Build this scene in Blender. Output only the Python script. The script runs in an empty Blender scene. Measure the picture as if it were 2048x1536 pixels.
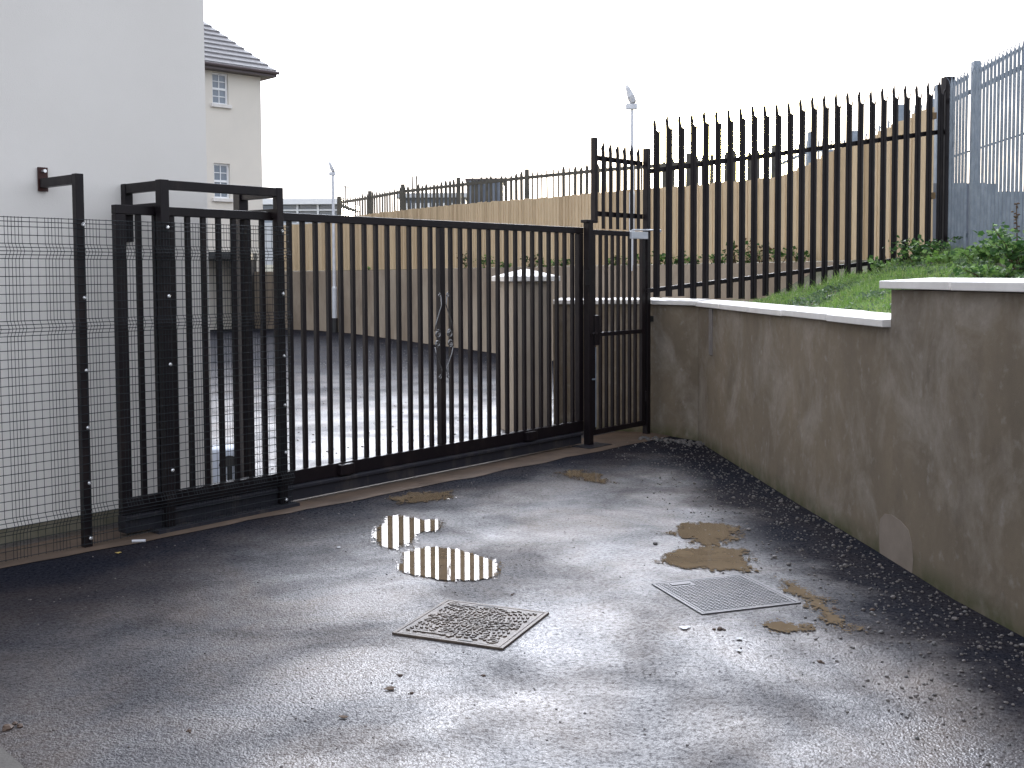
import bpy, math, random
import numpy as np
from mathutils import Vector, Matrix, noise
random.seed(7)
R = math.radians
S = bpy.context.scene
COL = S.collection

# ------------------------------------------------------------------ camera
F_PX, CAM_H, PITCH, ROLL = 2180.0, 1.70, 3.0, -0.3
PCY = 551 + F_PX * math.tan(R(PITCH))
cd = bpy.data.cameras.new('camera'); cam = bpy.data.objects.new('camera', cd); COL.objects.link(cam)
cd.sensor_width = 36; cd.lens = F_PX / 2048 * 36; cd.clip_start = .05; cd.clip_end = 2000
cd.shift_y = -(768 - PCY) / 2048
CM = Matrix.Translation((0, 0, CAM_H)) @ Matrix.Rotation(R(90 - PITCH), 4, 'X') @ Matrix.Rotation(R(ROLL), 4, 'Z')
cam.matrix_world = CM
S.camera = cam
S.render.resolution_x = 1024; S.render.resolution_y = 768
def ray(px, py):
    return (CM.to_3x3() @ Vector(((px - 1024) / F_PX, -(py - PCY) / F_PX, -1))).normalized()
def gp(px, py, z=0.0):                      # point of the level z under a pixel
    d = ray(px, py); t = (z - CAM_H) / d.z
    return Vector((d.x * t, d.y * t, z))
def at(px, py, Y):                          # point at distance Y in front
    d = ray(px, py); t = Y / d.y
    return Vector((d.x * t, Y, CAM_H + d.z * t))

# ------------------------------------------------------------------ world, sun, exposure
SUN_EL, SUN_AZ = 6.6, 11.3                  # degrees up, degrees right of the view axis (+Y)
W = bpy.data.worlds.new('World'); S.world = W; W.use_nodes = True
nt = W.node_tree; nt.nodes.clear()
out = nt.nodes.new('ShaderNodeOutputWorld')
sky = nt.nodes.new('ShaderNodeTexSky'); sky.sky_type = 'NISHITA'; sky.sun_disc = False
sky.sun_elevation = R(SUN_EL); sky.sun_rotation = R(SUN_AZ)
sky.air_density = 1.0; sky.dust_density = 4.0; sky.ozone_density = 2.5; sky.altitude = 50
bg1 = nt.nodes.new('ShaderNodeBackground'); bg1.inputs[1].default_value = 0.05
nt.links.new(sky.outputs[0], bg1.inputs[0])
# thin bright cloud veil, with a bright lobe added well above the sun for the wet ground
tc = nt.nodes.new('ShaderNodeTexCoord')
dot = nt.nodes.new('ShaderNodeVectorMath'); dot.operation = 'DOT_PRODUCT'
sd = Vector((math.sin(R(SUN_AZ)) * math.cos(R(SUN_EL)), math.cos(R(SUN_AZ)) * math.cos(R(SUN_EL)), math.sin(R(SUN_EL))))
nt.links.new(tc.outputs['Generated'], dot.inputs[0]); dot.inputs[1].default_value = (math.sin(R(6))*math.cos(R(30)), math.cos(R(6))*math.cos(R(30)), math.sin(R(30)))
mr = nt.nodes.new('ShaderNodeMapRange'); mr.inputs[1].default_value = -1; mr.inputs[2].default_value = 1
mr.inputs[3].default_value = 0; mr.inputs[4].default_value = 1
nt.links.new(dot.outputs['Value'], mr.inputs[0])
pw = nt.nodes.new('ShaderNodeMath'); pw.operation = 'POWER'; pw.inputs[1].default_value = 52
nt.links.new(mr.outputs[0], pw.inputs[0])
ma = nt.nodes.new('ShaderNodeMath'); ma.operation = 'MULTIPLY_ADD'
ma.inputs[1].default_value = 15.0; ma.inputs[2].default_value = .95
nt.links.new(pw.outputs[0], ma.inputs[0])
dot2 = nt.nodes.new('ShaderNodeVectorMath'); dot2.operation = 'DOT_PRODUCT'
nt.links.new(tc.outputs['Generated'], dot2.inputs[0]); dot2.inputs[1].default_value = sd
mr2 = nt.nodes.new('ShaderNodeMapRange'); mr2.inputs[1].default_value = -1; mr2.inputs[2].default_value = 1
nt.links.new(dot2.outputs['Value'], mr2.inputs[0])
pw2 = nt.nodes.new('ShaderNodeMath'); pw2.operation = 'POWER'; pw2.inputs[1].default_value = 2500
nt.links.new(mr2.outputs[0], pw2.inputs[0])
ma2 = nt.nodes.new('ShaderNodeMath'); ma2.operation = 'MULTIPLY_ADD'; ma2.inputs[1].default_value = 60
nt.links.new(pw2.outputs[0], ma2.inputs[0]); nt.links.new(ma.outputs[0], ma2.inputs[2])
bg2 = nt.nodes.new('ShaderNodeBackground'); bg2.inputs[0].default_value = (.93, .94, 1, 1)
nt.links.new(ma2.outputs[0], bg2.inputs[1])
pw3 = nt.nodes.new('ShaderNodeMath'); pw3.operation = 'POWER'; pw3.inputs[1].default_value = 600
nt.links.new(mr2.outputs[0], pw3.inputs[0])
cmx = nt.nodes.new('ShaderNodeMix'); cmx.data_type = 'RGBA'
cmx.inputs[6].default_value = (.86, .90, 1, 1); cmx.inputs[7].default_value = (1, .86, .30, 1)
nt.links.new(pw3.outputs[0], cmx.inputs[0]); nt.links.new(cmx.outputs[2], bg2.inputs[0])
ads = nt.nodes.new('ShaderNodeAddShader')
nt.links.new(bg1.outputs[0], ads.inputs[0]); nt.links.new(bg2.outputs[0], ads.inputs[1])
nt.links.new(ads.outputs[0], out.inputs[0])
sl = bpy.data.lights.new('sun', 'SUN'); sl.energy = 1.2; sl.angle = R(10); sl.color = (1, .9, .76)
so = bpy.data.objects.new('sun', sl); COL.objects.link(so)
so.rotation_euler = (-sd).to_track_quat('-Z', 'Y').to_euler()
vs = S.view_settings
vs.view_transform = 'Standard'; vs.look = 'None'; vs.gamma = 1; vs.use_curve_mapping = False
vs.exposure = 0.72

# ------------------------------------------------------------------ materials
class NT:
    def __init__(s, name):
        s.m = bpy.data.materials.new(name); s.m.use_nodes = True; s.t = s.m.node_tree
        s.b = s.t.nodes['Principled BSDF']
        s.co = s.t.nodes.new('ShaderNodeNewGeometry').outputs['Position']
    def n(s, ty, **k):
        x = s.t.nodes.new(ty)
        for a, v in k.items(): setattr(x, a, v)
        return x
    def l(s, a, b): s.t.links.new(a, b)
    def mapped(s, sc):
        mp = s.n('ShaderNodeMapping'); mp.inputs['Scale'].default_value = sc
        s.l(s.co, mp.inputs[0]); return mp.outputs[0]
    def noise(s, scale, detail=4, rough=.55, vec=None, dist=0):
        x = s.n('ShaderNodeTexNoise'); x.inputs['Scale'].default_value = scale
        x.inputs['Detail'].default_value = detail; x.inputs['Roughness'].default_value = rough
        x.inputs['Distortion'].default_value = dist
        s.l(vec or s.co, x.inputs['Vector']); return x.outputs['Fac']
    def vor(s, scale, vec=None, feat='F1'):
        x = s.n('ShaderNodeTexVoronoi', feature=feat); x.inputs['Scale'].default_value = scale
        s.l(vec or s.co, x.inputs['Vector']); return x
    def ramp(s, fac, stops):
        x = s.n('ShaderNodeValToRGB'); e = x.color_ramp.elements
        while len(e) < len(stops): e.new(.5)
        for i, (p, c) in enumerate(stops):
            e[i].position = p
            e[i].color = (c, c, c, 1) if isinstance(c, (int, float)) else (*c, 1)
        s.l(fac, x.inputs[0]); return x.outputs[0]
    def mix(s, fac, a, b, mode='MIX'):
        x = s.n('ShaderNodeMix', data_type='RGBA', blend_type=mode)
        for i, v in ((0, fac), (6, a), (7, b)):
            if isinstance(v, (int, float)): x.inputs[i].default_value = v if i == 0 else (v, v, v, 1)
            elif isinstance(v, tuple): x.inputs[i].default_value = (*v, 1)
            else: s.l(v, x.inputs[i])
        return x.outputs[2]
    def math(s, op, a, b=0.0, c=None):
        x = s.n('ShaderNodeMath', operation=op)
        for i, v in enumerate((a, b, c)):
            if v is None: continue
            if isinstance(v, (int, float)): x.inputs[i].default_value = v
            else: s.l(v, x.inputs[i])
        return x.outputs[0]
    def bump(s, h, strength=.3, dist=.01, prev=None):
        x = s.n('ShaderNodeBump'); x.inputs['Strength'].default_value = strength
        x.inputs['Distance'].default_value = dist; s.l(h, x.inputs['Height'])
        if prev: s.l(prev, x.inputs['Normal'])
        return x.outputs[0]
    def fin(s, col=None, rough=None, normal=None, spec=None, metal=None):
        for k, v in (('Base Color', col), ('Roughness', rough), ('Normal', normal), ('Specular IOR Level', spec), ('Metallic', metal)):
            if v is None: continue
            i = s.b.inputs[k]
            if isinstance(v, tuple): i.default_value = (*v, 1)
            elif isinstance(v, (int, float)): i.default_value = v
            else: s.l(v, i)
        return s.m

def simple(name, c1, c2, scale=3, rough=.6, bump=0, bscale=60, spec=.5, metal=0, stretch=(1, 1, 1)):
    q = NT(name); v = q.mapped(stretch)
    f = q.ramp(q.noise(scale, 5, .6, v), [(.3, 0.), (.7, 1.)])
    col = q.mix(f, c1, c2)
    nrm = q.bump(q.noise(bscale, 3), bump, .005) if bump else None
    return q.fin(col, rough, nrm, spec, metal)

def m_paint(name='black_paint', c=(.008, .0055, .007), dirt=(.026, .018, .016), rough=.42):
    q = NT(name)
    f = q.ramp(q.noise(5, 6, .7, q.mapped((1, 1, .35))), [(.5, 0.), (.85, 1.)])
    r = q.math('MULTIPLY_ADD', q.noise(14, 4), .25, rough - .1)
    return q.fin(q.mix(f, c, dirt), r, q.bump(q.noise(90, 2), .06, .003), .22)

def m_asphalt():
    q = NT('asphalt')
    big = q.noise(.55, 4, .55, dist=.4)
    mid = q.noise(2.2, 5, .6)
    fine = q.noise(55, 3, .7)
    stones = q.vor(95)
    dist2 = q.vor(190)
    # silt tracked over the middle of the drive; clean black tarmac along the wall and the gate; yard and left sheen painted in
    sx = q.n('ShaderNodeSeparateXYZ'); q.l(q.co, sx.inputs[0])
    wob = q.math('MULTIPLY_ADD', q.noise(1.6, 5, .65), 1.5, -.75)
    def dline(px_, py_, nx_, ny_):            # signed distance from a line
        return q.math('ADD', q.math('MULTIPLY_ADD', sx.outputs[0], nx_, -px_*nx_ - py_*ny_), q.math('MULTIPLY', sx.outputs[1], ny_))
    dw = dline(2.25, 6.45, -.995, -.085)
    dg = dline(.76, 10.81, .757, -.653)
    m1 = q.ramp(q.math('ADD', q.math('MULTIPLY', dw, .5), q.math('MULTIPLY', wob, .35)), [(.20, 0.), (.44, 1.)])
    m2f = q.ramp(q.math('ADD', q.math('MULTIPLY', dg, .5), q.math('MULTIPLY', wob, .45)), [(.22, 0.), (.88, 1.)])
    yd = q.ramp(q.math('MULTIPLY', sx.outputs[1], 1/30), [(.28, 1.), (.42, .8), (.56, .28), (.72, .0)])  # yard: sky glare on the wet ground painted in, fading with distance
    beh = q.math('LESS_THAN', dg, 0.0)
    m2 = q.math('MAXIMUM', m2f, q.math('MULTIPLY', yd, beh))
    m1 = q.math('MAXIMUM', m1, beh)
    silt_sheen = q.math('MULTIPLY', m1, m2)
    silt_sheen = q.math('MULTIPLY', silt_sheen, q.ramp(q.noise(.9, 4, .6, dist=.5), [(.35, .35), (.6, 1.)]))
    m3 = q.ramp(q.math('MULTIPLY_ADD', sx.outputs[0], .25, .75), [(.12, .30), (.62, 1.)])  # fades to the left, painting in where the sky's reflection falls off
    silt_sheen = q.math('MULTIPLY', silt_sheen, q.math('MAXIMUM', m3, beh))
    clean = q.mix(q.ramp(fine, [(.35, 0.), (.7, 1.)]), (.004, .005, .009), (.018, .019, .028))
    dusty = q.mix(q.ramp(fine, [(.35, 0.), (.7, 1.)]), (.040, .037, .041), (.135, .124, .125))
    base = q.mix(silt_sheen, clean, dusty)
    base = q.mix(q.math('MULTIPLY', silt_sheen, q.ramp(q.noise(48, 4, .75), [(.52, 0.), (.62, .85)])), base, (.012, .012, .016))
    base = q.mix(q.math('MULTIPLY', q.ramp(q.vor(130).outputs['Color'], [(.9, 0.), (.95, .5)]), .5), base, (.16, .15, .15))
    sp_s = q.math('MULTIPLY_ADD', silt_sheen, .85, .15)
    base = q.mix(q.math('MULTIPLY', sp_s, q.ramp(q.noise(1.1, 6, .65, dist=.6), [(.42, 0.), (.68, .8)])), base, (.105, .070, .045))
    # damp / dry patches change the gloss
    wet = q.ramp(q.mix(.45, big, mid), [(.38, 0.), (.58, 1.)])
    film = q.ramp(q.noise(1.7, 5, .6, dist=.8), [(.54, 0.), (.80, 1.)])
    spk = q.ramp(q.noise(42, 5, .85), [(.43, 0.), (.53, 1.)])
    rough = q.mix(silt_sheen, .78, q.mix(film, q.mix(wet, .42, .27), .19))
    h = q.math('ADD', q.math('MULTIPLY', stones.outputs['Distance'], -1.0), q.math('MULTIPLY', dist2.outputs['Distance'], -.5))
    fl = q.math('MULTIPLY_ADD', film, -.35, 1.0)
    nb = q.bump(q.math('MULTIPLY', h, fl), .50, .005)
    nb = q.bump(q.math('MULTIPLY', q.noise(52, 4, .8), fl), .18, .007, nb)
    nb = q.bump(q.noise(7, 4, .6), .12, .02, nb)
    sp = q.mix(silt_sheen, q.mix(spk, .0, .08), q.mix(spk, .12, q.mix(wet, .62, 1.0)))
    return q.fin(base, rough, nb, sp)

def m_render_wall():                         # damp cement render, paler runs
    q = NT('cement_render')
    st = q.noise(2.0, 7, .66, q.mapped((1, 1, .85)), .5)
    lo = q.noise(1.0, 4, .6, q.mapped((1, 1, .6)))
    col = q.mix(q.ramp(lo, [(.35, 0.), (.65, 1.)]), (.205, .163, .115), (.132, .106, .077))
    col = q.mix(q.ramp(st, [(.47, 0.), (.70, .72)]), col, (.31, .275, .235))
    col = q.mix(q.ramp(q.noise(4.2, 6, .7, q.mapped((1, 1, .75))), [(.54, 0.), (.74, .5)]), col, (.095, .075, .058))
    col = q.mix(q.ramp(q.noise(12, 4), [(.6, 0.), (.74, .25)]), col, (.4, .38, .36))
    # algae and splash stain just above the ground
    z = q.n('ShaderNodeSeparateXYZ'); q.l(q.co, z.inputs[0])
    lowm = q.math('MULTIPLY', q.ramp(z.outputs[2], [(.0, 1.), (.14, .0)]), q.ramp(q.noise(7, 3), [(.3, .3), (.6, 1.)]))
    col = q.mix(lowm, col, (.055, .06, .022))
    col = q.mix(q.ramp(q.noise(26, 5, .75), [(.35, .0), (.75, .30)]), col, (.10, .08, .06))
    nb = q.bump(q.noise(170, 3, .7), .45, .003)
    nb = q.bump(q.noise(3.5, 4), .12, .02, nb)
    return q.fin(col, .8, nb, .3)

def m_retaining():
    q = NT('retaining_render')
    col = q.mix(q.ramp(q.noise(.9, 5, .6, q.mapped((1, 1, .5))), [(.35, 0.), (.68, 1.)]), (.22, .17, .125), (.40, .33, .255))
    col = q.mix(q.ramp(q.noise(3.5, 6, .7, q.mapped((1, 1, .4))), [(.5, 0.), (.75, .5)]), col, (.12, .09, .075))
    return q.fin(col, .85, q.bump(q.noise(60, 2), .2, .003), .3)

def m_timber():
    q = NT('new_timber')
    f = q.noise(7, 5, .6, q.mapped((6, 6, .5)))
    col = q.mix(q.ramp(f, [(.3, 0.), (.7, 1.)]), (.62, .485, .32), (.50, .375, .235))
    at_ = q.n('ShaderNodeAttribute', attribute_name='tone')
    col = q.mix(at_.outputs['Fac'], col, (.36, .26, .155))
    col = q.mix(q.ramp(q.vor(6, q.mapped((1.6, 1.6, 1))).outputs['Distance'], [(.0, .6), (.05, 0.)]), col, (.14, .07, .04))
    return q.fin(col, .75, q.bump(f, .2, .004), .3)

M = {}
M['black'] = m_paint()
M['rail'] = m_paint('track_paint', (.022, .022, .028), (.09, .075, .065), .42)
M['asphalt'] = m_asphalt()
M['render'] = m_render_wall()
M['retain'] = m_retaining()
M['timber'] = m_timber()
M['cream'] = simple('masonry_paint', (.72, .69, .65), (.67, .64, .60), .8, .85, .35, 180, .25)
M['cream_far'] = simple('masonry_paint_far', (.70, .65, .58), (.64, .60, .54), .5, .85, .2, 120, .25)
M['plinth'] = simple('mossy_plinth', (.10, .095, .06), (.18, .16, .12), 6, .85, .3, 60)
M['coping'] = simple('cast_stone', (.72, .69, .66), (.60, .57, .54), 5, .6, .15, 120, .4)
M['white'] = simple('white_frame', (.8, .8, .8), (.75, .76, .78), 3, .35)
M['glass'] = simple('window_glass', (.10, .13, .17), (.18, .21, .25), .7, .08, spec=.8)
M['tile'] = simple('roof_tile', (.10, .095, .10), (.16, .15, .155), 8, .5, .3, 40)
M['fascia'] = simple('brown_fascia', (.07, .05, .055), (.09, .07, .07), 3, .5)
M['galv'] = simple('galvanised_steel', (.17, .205, .25), (.26, .30, .35), 9, .5, .08, 60, .5, .35)
M['galv_pole'] = simple('galvanised_pole', (.50, .52, .56), (.62, .63, .66), 9, .45, .05, 60, .5, .3)
M['olddark'] = simple('weathered_dark_steel', (.045, .042, .036), (.085, .08, .065), 5, .7)
M['bolt'] = simple('zinc_bolt', (.75, .75, .75), (.6, .6, .6), 20, .25, metal=.7)
M['concrete'] = simple('muddy_concrete', (.13, .09, .065), (.07, .05, .038), 3.5, .75, .5, 60, .25)
M['mud2'] = simple('grey_slab', (.07, .065, .06), (.11, .10, .09), 5, .7, .4, 60, .3)
M['soil'] = simple('bank_soil', (.06, .042, .028), (.07, .085, .03), 2.5, .9, .8, 22)
M['grassg'] = simple('grass_blade', (.15, .29, .05), (.22, .38, .08), 3, .55)
M['grassy'] = simple('grass_blade_pale', (.28, .40, .11), (.38, .44, .17), 3, .5)
M['leafg'] = simple('leaf_grey_green', (.07, .13, .055), (.15, .22, .12), 20, .35)
M['leafd'] = simple('leaf_dark', (.035, .085, .025), (.06, .14, .035), 8, .5)
M['leafl'] = simple('leaf_light', (.15, .27, .06), (.22, .35, .11), 8, .5)
M['leafb'] = simple('leaf_withered', (.13, .075, .035), (.08, .04, .02), 8, .7)
M['stem'] = simple('plant_stem', (.07, .035, .025), (.1, .07, .03), 8, .7)
M['iron'] = simple('cast_iron_lid', (.040, .028, .022), (.115, .085, .062), 7, .52, .5, 90, .45, .1)
M['iron2'] = simple('steel_lid', (.06, .06, .068), (.11, .10, .10), 5, .52, .4, 90, .5, .1)
M['stone'] = simple('loose_stone', (.05, .045, .045), (.16, .14, .13), 30, .6)
M['stonew'] = simple('pale_stone', (.11, .105, .105), (.06, .057, .055), 30, .6)
M['mud'] = simple('mud_clod', (.05, .03, .022), (.09, .055, .035), 20, .7)
M['paper'] = simple('white_paper', (.55, .55, .57), (.45, .45, .47), 8, .7)
M['yellow'] = simple('ochre_wrapper', (.55, .38, .08), (.4, .3, .12), 30, .5)
M['motor'] = simple('grey_plastic', (.42, .47, .56), (.48, .53, .62), 3, .3)
M['dark'] = simple('dark_plastic', (.01, .01, .012), (.02, .02, .02), 3, .5)
M['shadewall'] = simple('shaded_masonry', (.016, .012, .011), (.03, .024, .02), 2, .9)  # masonry colour darkened to stand for shade under the shelter roof
M['shed'] = simple('corrugated_sheet', (.13, .15, .19), (.17, .19, .23), 3, .6, spec=.3)
M['school'] = simple('pale_panel', (.55, .56, .58), (.5, .51, .53), 1, .6)
M['brass'] = simple('pale_timber_block', (.30, .19, .10), (.4, .27, .15), 20, .7)
M['terrace'] = simple('rough_ground', (.07, .075, .035), (.10, .085, .05), 1.5, .9, .5, 9)
for k_ in ('grassy', 'leafg', 'grassg', 'leafd', 'leafl', 'leafb'):
    t_ = M[k_].node_tree; p_ = t_.nodes['Principled BSDF']; o_ = t_.nodes['Material Output']
    tr = t_.nodes.new('ShaderNodeBsdfTranslucent'); mx = t_.nodes.new('ShaderNodeMixShader'); mx.inputs[0].default_value = .45
    src = p_.inputs['Base Color'].links[0].from_socket
    t_.links.new(src, tr.inputs[0]); t_.links.new(p_.outputs[0], mx.inputs[1]); t_.links.new(tr.outputs[0], mx.inputs[2]); t_.links.new(mx.outputs[0], o_.inputs[0])
q = NT('puddle_water')
M['water'] = q.fin(q.mix(q.ramp(q.noise(6, 5), [(.3, 0.), (.7, 1.)]), (.17, .125, .078), (.12, .087, .055)), .03, None, .55)
q.b.inputs['IOR'].default_value = 1.36

# ------------------------------------------------------------------ mesh helpers
class MB:
    def __init__(s): s.v = []; s.f = []
    def box8(s, P):
        i = len(s.v); s.v += [tuple(p) for p in P]
        s.f += [(i, i+3, i+2, i+1), (i+4, i+5, i+6, i+7), (i, i+1, i+5, i+4), (i+1, i+2, i+6, i+5), (i+2, i+3, i+7, i+6), (i+3, i, i+4, i+7)]
        return s
    def fbox(s, Fr, s0, s1, n0, n1, z0, z1):          # box in a frame (origin, U, N)
        O, U, N = Fr
        P = [O + U*a + N*b + Vector((0, 0, z)) for z in (z0, z1) for a, b in ((s0, n0), (s1, n0), (s1, n1), (s0, n1))]
        return s.box8(P)
    def box(s, x0, x1, y0, y1, z0, z1):
        return s.fbox(WF, x0, x1, y0, y1, z0, z1)
    def bar(s, a, b, w, h=None, up=Vector((0, 0, 1))):  # square bar from a to b
        a, b = Vector(a), Vector(b); h = h or w
        d = (b - a).normalized()
        u = d.cross(up)
        if u.length < 1e-4: u = d.cross(Vector((1, 0, 0)))
        u.normalize(); v = u.cross(d).normalized()
        P = [p + u*x*w/2 + v*y*h/2 for p in (a, b) for x, y in ((-1, -1), (1, -1), (1, 1), (-1, 1))]
        i = len(s.v); s.v += [tuple(p) for p in P]
        s.f += [(i, i+1, i+2, i+3), (i+7, i+6, i+5, i+4), (i, i+4, i+5, i+1), (i+1, i+5, i+6, i+2), (i+2, i+6, i+7, i+3), (i+3, i+7, i+4, i)]
        return s
    def tube(s, pts, r, n=6, caps=True):
        pts = [Vector(p) for p in pts]; rings = []
        rr = r if isinstance(r, (list, tuple)) else [r]*len(pts)
        for k, p in enumerate(pts):
            d = (pts[min(k+1, len(pts)-1)] - pts[max(k-1, 0)]).normalized()
            u = d.cross(Vector((0.13, 0.9, .2))); u.normalize(); v = u.cross(d)
            i = len(s.v); rings.append(i)
            for j in range(n):
                a = 2*math.pi*j/n + .39
                s.v.append(tuple(p + (u*math.cos(a) + v*math.sin(a))*rr[k]))
        for a, b in zip(rings, rings[1:]):
            for j in range(n): s.f.append((a+j, a+(j+1) % n, b+(j+1) % n, b+j))
        if caps:
            s.f.append(tuple(rings[0]+j for j in range(n))[::-1]); s.f.append(tuple(rings[-1]+j for j in range(n)))
        return s
    def quad(s, *P):
        i = len(s.v); s.v += [tuple(p) for p in P]; s.f.append(tuple(range(i, i+len(P)))); return s
    def prism(s, pts, z0, z1):                         # vertical prism over an outline
        n = len(pts); i = len(s.v)
        s.v += [(p[0], p[1], z0) for p in pts] + [(p[0], p[1], z1) for p in pts]
        s.f += [tuple(i+k for k in range(n))[::-1], tuple(i+n+k for k in range(n))]
        s.f += [(i+k, i+(k+1) % n, i+n+(k+1) % n, i+n+k) for k in range(n)]
        return s
    def build(s, name, mat, parent=None, bevel=0, smooth=False, fix=False):
        me = bpy.data.meshes.new(name)
        off = WLOC.get(parent.name, Vector((0, 0, 0))) if parent else None
        if parent is None:
            vs_ = s.v; loc = Vector((0, 0, 0))
        else:
            vs_ = [(a - off.x, b - off.y, c - off.z) for a, b, c in s.v]; loc = Vector((0, 0, 0))
        me.from_pydata(vs_, [], s.f); me.materials.append(mat)
        if fix or True:
            import bmesh
            bm = bmesh.new(); bm.from_mesh(me)
            if len(s.f) < 20000: bmesh.ops.recalc_face_normals(bm, faces=bm.faces)
            bm.to_mesh(me); bm.free()
        if smooth:
            for p in me.polygons: p.use_smooth = True
        o = bpy.data.objects.new(name, me); COL.objects.link(o)
        if parent: o.parent = parent; WLOC[o.name] = off
        else: WLOC[o.name] = Vector((0, 0, 0))
        if bevel:
            b = o.modifiers.new('bevel', 'BEVEL'); b.width = bevel; b.segments = 2; b.limit_method = 'ANGLE'
        return o
WLOC = {}
X_, Y_, Z_ = Vector((1, 0, 0)), Vector((0, 1, 0)), Vector((0, 0, 1))
WF = (Vector((0, 0, 0)), X_, Y_)
def thing(name, label, cat, loc, group=None):
    o = bpy.data.objects.new(name, None); COL.objects.link(o); o.location = loc
    o.empty_display_size = .2
    o['label'] = label; o['category'] = cat
    if group: o['group'] = group
    WLOC[o.name] = Vector(loc); return o
def tag(o, label, cat, group=None):
    o['label'] = label; o['category'] = cat
    if group: o['group'] = group
    return o
def struct(o): o['kind'] = 'structure'; return o
def stuff(o, label=None, cat=None):
    o['kind'] = 'stuff'
    if label: o['label'] = label
    if cat: o['category'] = cat
    return o
def lerp(a, b, t): return a + (b - a) * t
def interp(x, pts):
    if x <= pts[0][0]: return pts[0][1]
    for (x0, y0), (x1, y1) in zip(pts, pts[1:]):
        if x <= x1: return y0 + (y1 - y0) * (x - x0) / (x1 - x0)
    return pts[-1][1]

# frame of the gate line: origin at the latch post, U along the gate to the right, N to the back
G = (Vector((.76, 10.81, 0)), Vector((.653, .757, 0)).normalized(), Vector((-.757, .653, 0)).normalized())
def g(s, n, z): return G[0] + G[1]*s + G[2]*n + Z_*z
S1, S2, S3 = -5.285, -4.70, -3.76             # the three mesh posts along the line

# ------------------------------------------------------------------ ground
gm = MB(); gm.quad((-400, -60, 0), (400, -60, 0), (400, 900, 0), (-400, 900, 0))
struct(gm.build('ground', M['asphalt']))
st = MB(); n_ = 60
fr = []; bk = []
for i in range(n_+1):
    s = lerp(-8.5, 1.45, i/n_)
    j = noise.noise(Vector((s*2.3, 3, 0)))*.05 + noise.noise(Vector((s*8, 7, 0)))*.02
    fr.append(g(s, interp(s, [(-7, -.06), (-4, -.20), (-2, -.27), (0, -.30), (1.4, -.30)]) + j, .005)); bk.append(g(s, .34 + j, .005))
for i in range(n_):
    st.quad(fr[i], fr[i+1], bk[i+1], bk[i])
struct(st.build('concrete_strip', M['concrete']))

kb = MB(); kc = [gp(-40, 1488), gp(-40, 1620), gp(100, 1620), gp(44, 1536), gp(4, 1502)]
kb.prism([(p.x, p.y) for p in kc], 0, .012)
struct(kb.build('paving', M['mud2']))
# ------------------------------------------------------------------ retaining wall, terrace
RW = [(-14, 40.5), (-10.2, 37.0), (-7.6, 35.4), (-6.2, 34.4), (-4.85, 32.6), (-3.1, 29.2), (-2.08, 27.2), (-.34, 23.8), (2.37, 18.75), (4.1, 15.5), (5.05, 13.4), (6.2, 11.6), (9, 8.5)]
RWZ = 1.87
def offs(pts, d):                            # parallel polyline, d to the back-right
    o = []
    for i, p in enumerate(pts):
        a = Vector(pts[max(i-1, 0)]); b = Vector(pts[min(i+1, len(pts)-1)])
        t = (b - a).normalized(); nn = Vector((-t.y, t.x))
        if nn.x < 0 and nn.y < 0: nn = -nn
        o.append((p[0] + nn.x*d, p[1] + nn.y*d))
    return o
def ribbon(mb, A, B, z0, z1):                # thick wall between two polylines
    for k in range(len(A)-1):
        mb.box8([(A[k][0], A[k][1], z0), (A[k+1][0], A[k+1][1], z0), (B[k+1][0], B[k+1][1], z0), (B[k][0], B[k][1], z0),
                 (A[k][0], A[k][1], z1), (A[k+1][0], A[k+1][1], z1), (B[k+1][0], B[k+1][1], z1), (B[k][0], B[k][1], z1)])
rwb = offs(RW, .22)
def strip_solid(A, B, z0, z1):               # continuous closed solid
    m = MB(); return m.prism(list(A) + list(B)[::-1], z0, z1)
o = strip_solid(RW, rwb, 0, RWZ).build('retaining_wall', M['retain'])
tag(o, 'long rendered retaining wall at the back of the yard, under the timber fence', 'retaining wall')
tm = MB()
inner = offs(RW, .2)
far = [(x*6 - 20 if i < 2 else x*6, 300) for i, (x, y) in enumerate(RW)]
far = [(-160, 300)] + [(lerp(-120, 200, i/(len(RW)-2)), 300 if i < 9 else lerp(300, 40, (i-8)/4)) for i in range(len(RW)-1)]
for k in range(len(RW)-1):
    a, b = inner[k], inner[k+1]; c, d = far[k+1], far[k]
    a2 = (lerp(a[0], d[0], .02), lerp(a[1], d[1], .02)); b2 = (lerp(b[0], c[0], .02), lerp(b[1], c[1], .02))
    tm.quad((*a, RWZ-.03), (*b, RWZ-.03), (*b2, 2.15), (*a2, 2.15)); tm.quad((*a2, 2.15), (*b2, 2.15), (*c, 2.3), (*d, 2.3))
struct(tm.build('terrain', M['terrace']))

# ------------------------------------------------------------------ boundary wall on the right
BW = [(0.455, 12.02), (1.50, 11.655), (1.895, 11.07), (1.95, 10.3), (2.0, 9.6), (2.06, 8.7), (2.12, 7.9), (2.19, 7.1), (2.245, 6.45)]
BH = [(2.245, 6.45), (2.30, 5.6), (2.385, 5.0), (2.50, 3.8), (2.62, 2.6), (2.9, -1.2)]
def right_offs(pts, d):
    o = []
    for i, p in enumerate(pts):
        a = Vector(pts[max(i-1, 0)]); b = Vector(pts[min(i+1, len(pts)-1)])
        t = (b - a).normalized(); nn = Vector((-t.y, t.x))
        if nn.x < 0: nn = -nn
        o.append((p[0] + nn.x*d, p[1] + nn.y*d))
    return o
lw = thing('boundary_wall', 'low stretch of damp rendered wall with pale stepped down coping beside the gate', 'wall', (2.1, 9, 0), 'rendered boundary walls')
strip_solid(BW, right_offs(BW, .22), 0, 1.38).build('wall_body', M['render'], lw)
hw = thing('boundary_wall', 'taller stretch of damp rendered wall nearest the camera at right', 'wall', (2.4, 5, 0), 'rendered boundary walls')
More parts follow.
